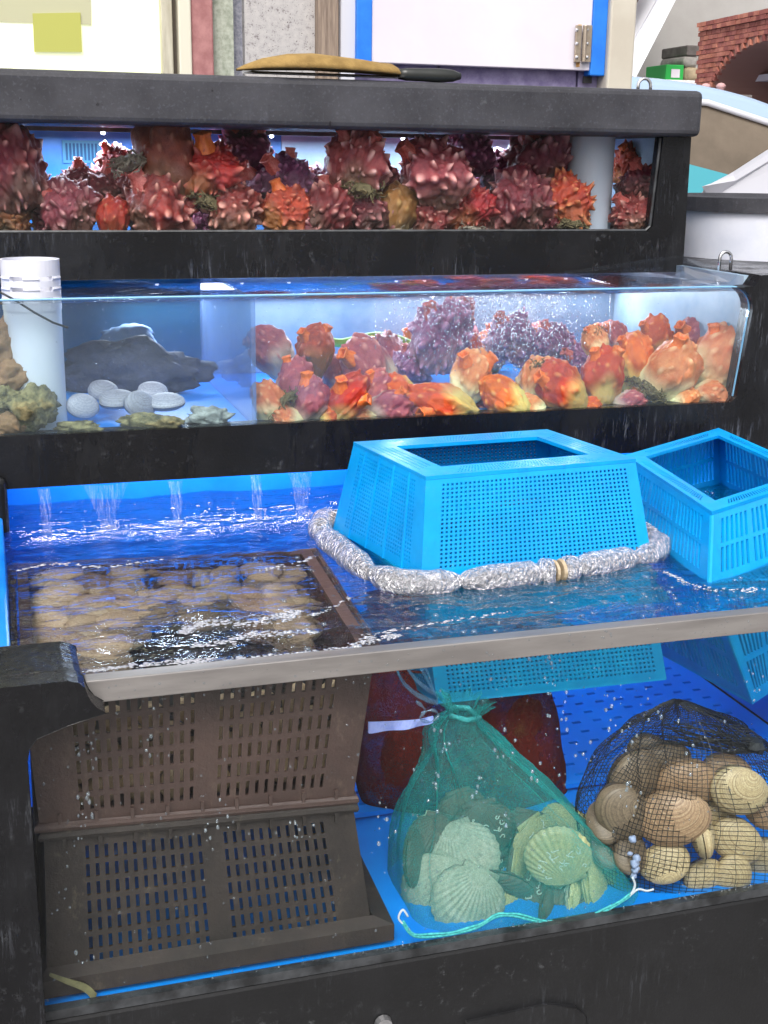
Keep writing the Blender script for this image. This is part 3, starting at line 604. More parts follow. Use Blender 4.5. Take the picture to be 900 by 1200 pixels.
MTK = thing('middle_tank', "middle black tank with a long glass front full of orange sea squirts", 'fish tank', (.6, .7, .97))
bl = P(0, 513, y=.7).z                                    # bottom edge of its glass
arc = [(1.332 + .042 * math.cos(a), 1.240 + .042 * math.sin(a)) for a in np.linspace(0, math.pi / 2, 8)]
MB().prism([(-.6, .977), (1.95, .977), (1.95, 1.304), (1.388, 1.304), (1.374, 1.284), (1.345, 1.2825)] + arc[::-1] + [(1.355, bl + .012), (1.345, bl + .002), (-.6, bl)], .70, .742).build('front_frame', MT['frp'], MTK, bevel=.004)
MB().box(1.392, 1.95, .743, 1.5, .98, 1.3035).build('end_block', MT['frp'], MTK, bevel=.004)
MB().box(-.6, .006, .68, .699, .90, 1.0).build('corner_drop', MT['frp'], MTK, bevel=.012, seg=3)
MB().prism([(-.05, bl + .001), (1.343, bl + .003), (1.353, bl + .013)] + [(x - .002, z - .002) for x, z in arc] + [(-.05, 1.2795)], .7105, .718).build('front_glass', MT['glass_mid'], MTK)
MB().tube([(-.05, .714, 1.281)] + [(x, .714, z + .001) for x, z in arc[::-1]] + [(1.355, .714, bl + .012)], .0022, 6).build('glass_edge', MT['glass_edge'], MTK)
MB().box(-.6, 1.391, .743, 1.30, 1.02, bl - .003).build('floor', MT['blue'], MTK)
xd = P(298, 497, y=.72).x
MB().box(-.1, xd, 1.27, 1.30, bl - .002, 1.33).build('back_wall', MT['teal_back'], MTK)
MB().box(xd + .001, 1.39, 1.27, 1.30, bl - .002, 1.33).build('back_wall', MT['blue_mid'], MTK)
MB().box(1.377, 1.391, .745, 1.27, bl - .002, 1.30).build('side_wall', MT['blue_mid'], MTK)
MB().box(xd - .004, xd + .004, .7185, 1.265, bl - .002, 1.277).build('divider', MT['divider'], MTK)
water_sheet('water', -.05, 1.374, .7185, 1.268, MWZ, 200, 80, .0016, MT['water_mid'], 8.1)
cv = MB(); pts = [(1.12, .735, 1.279), (1.34, .735, 1.286), (1.372, .76, 1.298), (1.372, .99, 1.318), (1.12, .99, 1.287)]
cv.add(pts + [(a, b, c + .004) for a, b, c in pts], [(4, 3, 2, 1, 0), (5, 6, 7, 8, 9)] + [(i, (i + 1) % 5, 5 + (i + 1) % 5, 5 + i) for i in range(5)])
cv.build('cover_sheet', MT['clear'], MTK)

UT = thing('upper_tank', "upper black tank with a grey lid and a glass front packed with maroon sea squirts", 'fish tank', (.6, 1.0, 1.28))
gb = 1.3675
MB().prism([(-.6, 1.286), (1.392, 1.286), (1.388, 1.556), (1.327, 1.556), (1.316, gb + .012), (1.304, gb), (-.6, gb)], 1.0, 1.035).build('front_frame', MT['frp'], UT, bevel=.004)
MB().box(-.6, 1.388, 1.036, 1.43, 1.31, gb - .003).build('floor', MT['frp'], UT)
MB().box(-.6, 1.398, .975, 1.45, 1.5575, 1.646).build('lid', MT['frp_lid'], UT, bevel=.012, seg=3)
MB().prism([(-.05, gb + .001), (1.303, gb + .001), (1.315, gb + .012), (1.326, 1.5555), (-.05, 1.5555)], 1.011, 1.018).build('front_glass', MT['glass'], UT)
MB().tube([(-.05, 1.0085, gb + .003), (1.303, 1.0085, gb + .003), (1.3135, 1.0085, gb + .012), (1.3245, 1.0085, 1.554)], .0035, 6).build('glass_edge', MT['gasket'], UT)
xs = P(330, 220, y=1.4).x
MB().box(-.1, xs, 1.40, 1.43, gb - .002, 1.5565).build('back_wall', MT['blue_top'], UT)
MB().box(xs + .001, 1.36, 1.40, 1.43, gb - .002, 1.5565).build('back_wall', MT['pale_top'], UT)
MB().box(1.362, 1.386, 1.036, 1.43, gb - .002, 1.5565).build('side_wall', MT['pale_top'], UT)
p0, p1 = P(74, 191, y=1.395), P(117, 165, y=1.395)
gq = MB().panel((p0.x, 1.396, p0.z), (p1.x, 1.396, p0.z), (p1.x, 1.396, p1.z), (p0.x, 1.396, p1.z), breaks(9, .06, .06, .6), breaks(1, .12, .12, .98), OPEN, .004)
gq.build('vent_grille', simple("grille_teal", srgb(60, 140, 180), .5), UT)
MB().box(p0.x, p1.x, 1.397, 1.3995, p0.z, p1.z).build('vent_opening', simple("vent_dark", srgb(20, 84, 130), .6), UT)
# clips and hooks
def hook(label, x, y, z, h_, w_):
    pts = [(x - w_, y, z - .004), (x - w_, y, z + h_ - w_)] + [(x + w_ * math.cos(a), y, z + h_ - w_ + w_ * math.sin(a)) for a in np.linspace(math.pi, 0, 9)][1:-1] + [(x + w_, y, z + h_ - w_), (x + w_, y, z - .004)]
    tag(MB().tube(pts, .0035, 8).build('metal_loop', MT['steel'], smooth=True), label, 'hook')
q = P(755, 103, y=1.02); hook("bent steel loop standing on the grey lid at its right end", q.x, 1.02, 1.6445, q.z - 1.6445 + .018, .014)
q = P(841, 290, y=.86); hook("bent steel loop on the black ledge in front of the bucket", q.x + .02, .86, 1.302, .035, .013)

# LED strips whose bulbs show under the lid and glint on the middle water
def led(label, x0, x1, y, z, nb, power, col, ec=(.86, .88, 1, 1), es=24):
    t = thing('led_strip', label, 'light', ((x0 + x1) / 2, y, z))
    MB().box(x0, x1, y - .012, y + .012, z, z + .008).build('housing', MT['gasket'], t)
    em = emit("led_emitter", ec, es)
    for k in range(nb):
        b = MB().lathe([(0, -.005), (.004, -.004), (.0055, 0), (.004, .001)], 8).mesh('bulb', em)
        place('bulb', b, t, loc=(x0 + (x1 - x0) * (k + .5 + .3 * math.sin(k * 2.7)) / nb - t.location.x, 0, -.001), sc=.8 if nb < 30 else (2.0, 2.6, 1.2))
    d = bpy.data.lights.new('led_light', 'AREA'); d.shape = 'RECTANGLE'; d.size = x1 - x0; d.size_y = .02; d.energy = power; d.color = col
    tl_ = R(-52) if y > 1.2 and z < 1.3 else 0
    l = bpy.data.objects.new('led_light', d); l.rotation_euler = (tl_, 0, 0); COL.objects.link(l); l.parent = t; l.location = (0, 0, -.008)
    return t
led("white LED strip with bright bulbs under the grey lid of the upper tank", .02, 1.2, 1.255, 1.5495, 9, 6.0, (.80, .85, 1))
led("white LED strip fixed to the back wall just under the middle tank water", .25, 1.34, 1.245, 1.255, 7, 3.8, (.86, .89, 1), (.86, .88, 1, 1), 5)
led("violet white LED strip hidden under the ledge over the lower tank water", .02, 1.30, .79, 1.008, 34, 2.2, (.76, .76, 1), (.82, .70, 1, 1), 7)

# pipes
def pipe(name, label, c, r, z0, z1, slots=False):
    t = thing(name, label, 'pipe', (c[0], c[1], z0)); I = Matrix.Identity(4)
    L = z1 - z0
    if not slots:
        o = MB().lathe([(r, 0), (r, L)], 48).lathe([(r * .9, 0), (r * .9, L)], 48).build('tube', MT['pvc'], t, smooth=False); o.matrix_parent_inverse = I
        for p in o.data.polygons: p.use_smooth = abs(p.normal.z) < .5
        return t
    zt = L - .082
    o = MB().lathe([(r, 0), (r, zt)], 48).lathe([(r * .92, 0), (r * .92, zt)], 48).build('tube', MT['pvc'], t, smooth=True); o.matrix_parent_inverse = I
    # slotted head: rings joined by short bridges
    h = MB(); zz = zt
    rings = [(.0, .016), (.022, .032), (.039, .049), (.056, .082)]
    for a, b in rings: h.lathe([(r * .93, zz + a), (r * 1.02, zz + a), (r * 1.02, zz + b), (r * .93, zz + b), (r * .93, zz + a)], 40)
    for k in range(6):
        an = k * math.pi / 3 + .5
        for (a0, a1) in ((.016, .022), (.032, .039), (.049, .056)):
            pts = [(r * .975 * math.cos(an + d), r * .975 * math.sin(an + d)) for d in (-.28, -.1, .1, .28)]
            h.tube([(x, y, zz + (a0 + a1) / 2) for x, y in pts], .0042, 6)
    o = h.build('slotted_head', MT['pvc'], t); o.matrix_parent_inverse = I
    return t
q0, q1 = P(0, 305, y=.80), P(69, 305, y=.80)
pipe('overflow_pipe', "white slotted overflow pipe at the left end of the middle tank", ((q0.x + q1.x) / 2, .80), (q1.x - q0.x) / 2, bl - .002, q0.z + .002, True)
q0, q1 = P(675, 200, y=1.11), P(726, 200, y=1.11)
pipe('standpipe', "white standpipe right of the sea squirts in the upper tank", ((q0.x + q1.x) / 2, 1.11 + .04), (q1.x - q0.x) / 2, gb - .002, 1.5565)
cpts = [P(-8, 338, y=.735), P(18, 352, y=.735), P(40, 366, y=.735), P(62, 378, y=.74), P(80, 384, y=.74)]
tag(MB().tube(cpts, .002, 6).build('thin_cable', MT['gasket'], smooth=True), "thin dark cable crossing the white slotted pipe", 'cable')

# things on the lid and the ledge
t = thing('oyster_knife', "flat steel knife with a black handle lying on the grey lid", 'knife', (P(450, 98, y=1.0).x, 1.0, 1.646))
zl = 1.6465
xa, xb = P(284, 90, y=1.0).x, P(470, 97, y=1.0).x; xc = P(538, 98, y=1.0).x
bm = MB(); k = 16; vs = []; 
for i in range(k + 1):
    u = i / k; wdt = .024 * min(1, (u * 5) ** .6); x = xa + (xb - xa) * u
    vs += [(x, 1.0 - wdt, zl + .006), (x, 1.0, zl + .010), (x, 1.0 + wdt, zl + .006), (x, 1.0, zl + .0045)]
bm.add(vs, [(i * 4 + j, (i + 1) * 4 + j, (i + 1) * 4 + (j + 1) % 4, i * 4 + (j + 1) % 4) for i in range(k) for j in range(4)])
bm.build('blade', MT['steel'], t)
MB().tube([(xb - .008 + (xc - xb + .008) * u, .994, zl + .0125) for u in np.linspace(0, 1, 9)], [.009, .0115, .012, .012, .0125, .013, .0125, .011, .006], 14).build('handle', simple("black_rubber", (.02, .022, .02, 1), .35), t, smooth=True)
prof = [(0, .002), (.05, .010), (.15, .019), (.3, .027), (.45, .027), (.6, .024), (.75, .021), (.86, .018), (.93, .018), (.985, .011), (1, .002)]
ring = 20; vs = []
for u, h_ in prof:
    x = P(278, 80, y=1.0).x + (P(472, 95, y=1.0).x - P(278, 80, y=1.0).x) * u
    zc = zl + .011 + (.006 * math.sin(u * 3.1))
    for j in range(ring):
        a = 2 * math.pi * j / ring
        vs.append((x, 1.008 + math.cos(a) * min(.042, h_ * 1.9), zc + (math.sin(a) * h_ if math.sin(a) > 0 else math.sin(a) * .0015) + .002 * mnoise.noise((x * 40, a, 1))))
fs = [(i * ring + j, (i + 1) * ring + j, (i + 1) * ring + (j + 1) % ring, i * ring + (j + 1) % ring) for i in range(len(prof) - 1) for j in range(ring)]
tag(MB().add(vs, fs).build('folded_cloth', simple("tan_suede", srgb(124, 98, 52), .9, srgb(150, 122, 70), 30, bump=.5, bscale=180, bdist=.003), smooth=True), "tan suede cloth lying over the steel knife on the lid", 'cloth')

t = thing('bucket', "cloudy white plastic bucket with a dark grey rim on the right ledge", 'bucket', (1.72, 1.20, 1.304)); I = Matrix.Identity(4)
q = P(823, 300, y=1.2); rb = .225; hb = P(823, 247, y=1.1).z - 1.304
nb_ = N("cloudy_plastic"); nb_.set(Base_Color=nb_.ramp(nb_.noise(8, 5, .6), [(.35, srgb(204, 208, 222)), (.7, srgb(226, 228, 238))]), Roughness=.75, Specular_IOR_Level=.2, Normal=nb_.bump(nb_.noise(60, 4, .6), .12, .003))
o = MB().lathe([(rb * .97, 0), (rb, hb)], 64).lathe([(0, .003), (rb * .93, .003)], 64).lathe([(rb * .94, .006), (rb * .97, hb)], 64).build('wall', nb_.m, t, smooth=False); o.matrix_parent_inverse = I
for p in o.data.polygons: p.use_smooth = abs(p.normal.z) < .7
o = MB().lathe([(rb * 1.0, hb - .002), (rb * 1.04, hb - .002), (rb * 1.045, hb + .028), (rb * 1.0, hb + .031), (rb * .94, hb + .022), (0, hb + .018)], 48).build('rim', MT['frp_lid'], t); o.matrix_parent_inverse = I
o = MB().box(-rb * 1.1, -rb * .985, -.02, .02, hb * .42, hb * .75).build('side_lug', simple("grey_plastic", srgb(150, 148, 146), .5), t, bevel=.004); o.matrix_parent_inverse = I

# ------------------------------------------------------------------ sea squirts
def squirt_mesh(seed, kind):
    rg = np.random.RandomState(seed)
    b = bmesh.new(); bmesh.ops.create_icosphere(b, subdivisions=6 if kind == 'spiky' else 5, radius=1)
    me = bpy.data.meshes.new('body'); b.to_mesh(me); b.free()
    nv = len(me.vertices); d = np.zeros(nv * 3); me.vertices.foreach_get('co', d); d = d.reshape(-1, 3); d /= np.linalg.norm(d, axis=1)[:, None]
    r = np.ones(nv)
    for _ in range(9):
        k = rg.normal(size=3) * rg.uniform(1.2, 4.2); r += (.055 if kind == 'spiky' else .035) * np.cos(d @ k + rg.uniform(0, 6.3))
    n = 92 if kind == 'spiky' else 46
    i = np.arange(n) + .5; ph = np.arccos(1 - 2 * i / n); th = math.pi * (1 + 5 ** .5) * i
    p = np.stack([np.cos(th) * np.sin(ph), np.sin(th) * np.sin(ph), np.cos(ph)], 1) + rg.normal(size=(n, 3)) * .10
    p /= np.linalg.norm(p, axis=1)[:, None]
    if kind != 'spiky': p = p[p[:, 2] > -.35]
    else: p = p[p[:, 2] > -.8]
    tip = np.zeros(nv); dis = np.zeros(nv); bend = np.zeros((nv, 3))
    for q in p:
        ra = rg.choice([.085, .11, .14, .18]) * rg.uniform(.9, 1.15) if kind == 'spiky' else rg.uniform(.11, .22)
        h = min(.34, ra * rg.uniform(1.1, 2.1)) if kind == 'spiky' else rg.uniform(.05, .13)
        t1 = np.cross(q, [0.3, .2, 1]); t1 /= np.linalg.norm(t1); t2 = np.cross(q, t1)
        el = rg.uniform(.65, 1.4); an = rg.uniform(0, 6.28)
        a1 = d @ (t1 * math.cos(an) + t2 * math.sin(an)); a2 = d @ (-t1 * math.sin(an) + t2 * math.cos(an))
        ang = np.sqrt((a1 / el) ** 2 + (a2 * el) ** 2); ang[d @ q < 0] = 9
        wv = np.clip(1 - ang / ra, 0, 1)
        hgt = h * (wv ** 1.25 if kind == 'spiky' else np.sin(np.clip(wv, 0, 1) * math.pi / 2) ** 1.2)
        up = hgt > dis
        dis = np.where(up, hgt, dis); tip = np.where(up, np.maximum(tip, wv), tip)
        lean = (t1 * rg.normal() + t2 * rg.normal()) * .09
        bend += (wv ** 2)[:, None] * lean * (h / .3)
    for _ in range(14):
        k = rg.normal(size=3) * rg.uniform(8, 20); r += (.010 if kind == 'spiky' else .006) * np.cos(d @ k + rg.uniform(0, 6.3))
    v = d * (r + dis)[:, None] + bend
    z = d[:, 2]
    if kind == 'spiky': v[:, 2] *= 1.08; tp = 1 - .18 * np.clip(-z, 0, 1)
    else: v[:, 2] *= 1.32; tp = .88 - .22 * np.clip(-z, 0, 1) + .05 * z
    v[:, 0] *= tp; v[:, 1] *= tp
    me.vertices.foreach_set('co', v.ravel())
    a = me.attributes.new('tip', 'FLOAT', 'POINT'); a.data.foreach_set('value', tip.astype(np.float32))
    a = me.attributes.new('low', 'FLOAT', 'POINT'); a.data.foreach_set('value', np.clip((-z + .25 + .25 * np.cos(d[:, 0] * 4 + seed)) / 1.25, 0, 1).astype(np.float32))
    me.polygons.foreach_set('use_smooth', [True] * len(me.polygons)); me.materials.append(MT['sq_maroon']); me.update(); return me
SPIKY = [squirt_mesh(s, 'spiky') for s in range(5)]
KNOB = [squirt_mesh(20 + s, 'knobby') for s in range(5)]
SIPH = []
for s in range(3):
    rg = random.Random(s); a0 = rg.uniform(0, 6)
    lob = lambda a, i, a0=a0: 1 + (.16 if i > 2 else .06) * math.cos(4 * (a + a0)) + .05 * math.cos(7 * a + a0)
    m_ = MB().lathe([(.42, -.25), (.34, 0), (.27, .16), (.255, .30), (.30, .40), (.29, .43), (.20, .40), (.16, .28), (.12, .1), (.0, .06)], 24, lobe=lob).mesh('siphon', MT['siphon_red'], True); SIPH.append(m_)
def tuft_mesh(seed):
    rg = random.Random(seed); m_ = MB()
    for k in range(95):
        a = rg.uniform(0, 6.28); rr = rg.uniform(0, .75) ** .7
        p = Vector((rr * math.cos(a), rr * math.sin(a), rg.uniform(-.15, .3))); dr = Vector((math.cos(a) * .6, math.sin(a) * .6, rg.uniform(-1, .4)))
        pts = [p]
        for q in range(5):
            dr += Vector((rg.gauss(0, .6), rg.gauss(0, .6), rg.gauss(0, .5))); dr.normalize(); p = p + dr * rg.uniform(.07, .14); pts.append(p)
        m_.tube(pts, [.05, .045, .04, .034, .026, .012], 4)
    m_.lathe([(0, -.2), (.4, -.18), (.62, .0), (.5, .25), (0, .35)], 14)
    for i, v in enumerate(m_.v[-70:]): m_.v[len(m_.v) - 70 + i] = tuple(c * (1 + .3 * mnoise.noise(Vector(v) * 4)) for c in v)
    return m_.mesh('holdfast', MT['tuft'])
TUFT = [tuft_mesh(s) for s in range(3)]
cR, cU, cB = Vector(cr), Vector(cu), Vector(cb)
def squirt(px, py, rp, y, roll, mat, kind, label, grp, sip=2, tuft=None, sq=(1, 1, 1), pitch=15, tang=None):
    p = P(px, py, y=y); s = rp * mpp(p)
    seed = int(px * 13 + py * 7); rg = random.Random(seed)
    a = R(roll)
    up = (cU * math.cos(a) + cR * math.sin(a)); up = (up + cB * math.sin(R(pitch))).normalized()
    sd = up.cross(cB).normalized(); fw = sd.cross(up)          # sd right, fw away
    M3 = Matrix((sd, up.cross(sd), up)).transposed()
    M3 = M3 @ Matrix.Rotation(rg.uniform(0, 6.28), 3, 'Z')
    t = thing('sea_squirt', label, 'sea squirt', p, grp); t.rotation_euler = M3.to_euler()
    me = (SPIKY if kind == 's' else KNOB)[seed % 5]
    place('body', me, t, MT[mat], sc=(s * sq[0] * .86, s * sq[1] * .86, s * sq[2] * .86))
    el = 1.05 if kind == 's' else 1.1
    ca = M3.inverted() @ cB                                        # towards the camera, in the squirt's own frame
    az0 = math.atan2(ca.y, ca.x)
    for k in range(sip):
        th = R(rg.uniform(24, 46)) ; az = az0 + (1.15 if k else -1.0) + rg.uniform(-.35, .35)
        dr = Vector((math.sin(th) * math.cos(az), math.sin(th) * math.sin(az), math.cos(th)))
        o = place('siphon', SIPH[(seed + k) % 3], t, MT['siphon_in'] if mat in ('sq_orange', 'sq_peach', 'sq_rose', 'sq_red') else MT['siphon_red'], loc=dr * s * el * .86, sc=s * rg.uniform(.58, .85))
        o.rotation_euler = dr.to_track_quat('Z', 'X').to_euler()
    if tuft:
        o = place('holdfast', TUFT[seed % 3], t, MT[tuft], sc=s * rg.uniform(.55, .75))
        an = R(tang) if tang is not None else R(160)
        lo = M3.inverted() @ (cU * math.cos(an - 0 + a) + cR * math.sin(an + a) + cB * .35)
        o.location = lo.normalized() * s * .82
    return t
GT = "sea squirts packed in the upper tank"
TOPS = [
 (60, 268, 22, 1.12, 10, 'sq_maroon', 's', "maroon sea squirt filling the floor between the ochre corner one and the dusky pink one", 1, None),
 (165, 226, 30, 1.17, -14, 'sq_pink', 's', "frilly pink sea squirt behind the deep maroon one at upper left", 1, None),
 (228, 236, 30, 1.15, 20, 'sq_maroon', 's', "maroon sea squirt squeezed below the big brownish orange one at its right", 1, None),
 (305, 226, 28, 1.16, -8, 'sq_purple', 's', "violet maroon sea squirt in the second row left of centre", 1, None),
 (360, 262, 22, 1.05, 20, 'sq_pink', 's', "small rose sea squirt at the glass right of the bright red one", 1, None),
 (450, 222, 26, 1.17, 14, 'sq_maroon', 's', "maroon sea squirt in the second row right of the tall centre one", 1, None),
 (575, 258, 24, 1.09, -12, 'sq_maroon', 's', "small maroon sea squirt at the floor between the red spiky and maroon spiky ones", 1, None),
 (640, 258, 22, 1.1, 16, 'sq_maroon', 's', "small dark sea squirt at the floor just left of the orange one", 0, None),
 (530, 226, 28, 1.18, 10, 'sq_purple', 's', "purple sea squirt behind the red spiky one at bottom right of centre", 1, None),  # photo x, y, radius, distance back, roll, material, kind, label, siphons, holdfast
 (12, 205, 44, 1.08, -12, 'sq_maroon', 's', "tall maroon sea squirt cut by the left edge of the upper tank", 2, None),
 (10, 262, 26, 1.06, 20, 'sq_ochre', 's', "mossy dark sea squirt at the bottom left corner of the upper tank", 0, 'tuft'),
 (78, 248, 34, 1.09, -25, 'sq_pink', 's', "dusky pink sea squirt low down second from the left in the upper tank", 1, None),
 (92, 213, 20, 1.2, 35, 'sq_pink', 's', "little pink sea squirt peeking above the blue gap at upper left", 1, None),
 (133, 258, 22, 1.06, 8, 'sq_amber', 'k', "small smooth orange sea squirt at the bottom left of the upper tank", 0, 'tuft_grey'),
 (122, 224, 26, 1.2, -18, 'sq_pink', 's', "pink sea squirt behind the small smooth orange one", 2, None),
 (136, 190, 19, 1.24, 12, 'sq_pink', 's', "pink sea squirt tip in front of the teal grille", 1, None),
 (196, 188, 47, 1.10, -8, 'sq_brown', 'k', "big brownish orange sea squirt touching the lid with grey holdfast at its left", 0, 'tuft_grey'),
 (188, 248, 40, 1.06, 10, 'sq_maroon', 's', "deep maroon sea squirt under the big brownish orange one", 1, None),
 (246, 207, 40, 1.08, 25, 'sq_red', 's', "red flushed sea squirt with pale warts right of the big brownish one", 1, 'tuft'),
 (285, 182, 36, 1.22, 5, 'sq_purple', 's', "purple sea squirt behind under the lid left of centre", 2, None),
 (272, 251, 36, 1.06, -10, 'sq_maroon', 's', "dark maroon spiky sea squirt at the bottom below the red flushed one", 1, None),
 (338, 213, 32, 1.12, -20, 'sq_purple', 's', "purple red sea squirt with a bright red open siphon", 2, None),
 (338, 248, 29, 1.06, 15, 'sq_red', 's', "bright red sea squirt at the bottom left of the centre", 1, None),
 (382, 250, 32, 1.08, 40, 'sq_maroon', 's', "maroon sea squirt lying between the bright red one and the tall centre one", 1, None),
 (416, 196, 39, 1.09, 6, 'sq_pink', 's', "tall pinkish sea squirt in the centre reaching the lid", 2, 'tuft'),
 (424, 253, 29, 1.06, -15, 'sq_maroon', 's', "maroon sea squirt below the tall pinkish centre one", 1, None),
 (462, 252, 28, 1.05, 10, 'sq_ochre', 'k', "ochre sea squirt with a grey mossy holdfast at bottom centre", 0, 'tuft_grey'),
 (507, 207, 44, 1.08, -12, 'sq_pink', 's', "large spiky rose sea squirt right of centre", 1, None),
 (548, 178, 30, 1.20, 4, 'sq_purple', 's', "lilac purple sea squirt behind the large spiky rose one", 1, None),
 (500, 258, 26, 1.09, 30, 'sq_maroon', 's', "dark maroon sea squirt under the large spiky rose one", 0, None),
 (549, 247, 31, 1.06, 12, 'sq_red', 's', "red spiky sea squirt at the bottom right of the large rose one", 1, 'tuft_grey'),
 (605, 240, 38, 1.07, -6, 'sq_maroon', 's', "maroon spiky sea squirt with pale points left of the orange one", 0, None),
 (630, 193, 40, 1.17, 8, 'sq_pink', 's', "broad pink sea squirt at the back left of the white standpipe", 2, None),
 (662, 238, 33, 1.06, 4, 'sq_amber', 's', "bright orange warty sea squirt beside the white standpipe", 0, 'tuft'),
 (700, 262, 24, 1.25, 4, 'sq_maroon', 's', "maroon sea squirt half hidden behind the white standpipe", 0, None),
 (738, 196, 20, 1.2, -4, 'sq_red', 's', "tall slim red brown sea squirt right of the white standpipe", 1, None),
 (750, 222, 26, 1.12, 15, 'sq_maroon', 's', "red brown sea squirt with open siphon in the right corner of the upper tank", 2, None),
 (742, 254, 24, 1.08, -12, 'sq_maroon', 's', "dark red sea squirt at the bottom right corner of the upper tank", 1, None),
 (768, 206, 20, 1.22, 22, 'sq_maroon', 's', "dark sea squirt at the far right end wall of the upper tank", 0, None),
 (40, 232, 24, 1.16, 22, 'sq_maroon', 's', "maroon sea squirt behind the two leftmost ones in the upper tank", 1, None),
 (225, 262, 22, 1.05, 55, 'sq_purple', 's', "small purple sea squirt wedged at the bottom between two maroon ones", 0, 'tuft'),
 (585, 205, 26, 1.24, -14, 'sq_purple', 's', "dark purple sea squirt at the back between the rose and pink ones", 1, None),
 (375, 222, 22, 1.2, 12, 'sq_purple', 's', "small purple sea squirt behind left of the tall centre one", 1, None),
]
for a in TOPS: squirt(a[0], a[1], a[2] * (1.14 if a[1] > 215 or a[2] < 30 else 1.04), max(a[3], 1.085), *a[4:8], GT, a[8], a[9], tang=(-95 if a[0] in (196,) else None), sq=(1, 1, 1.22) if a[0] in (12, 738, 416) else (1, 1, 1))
GM = "sea squirts in the middle tank"
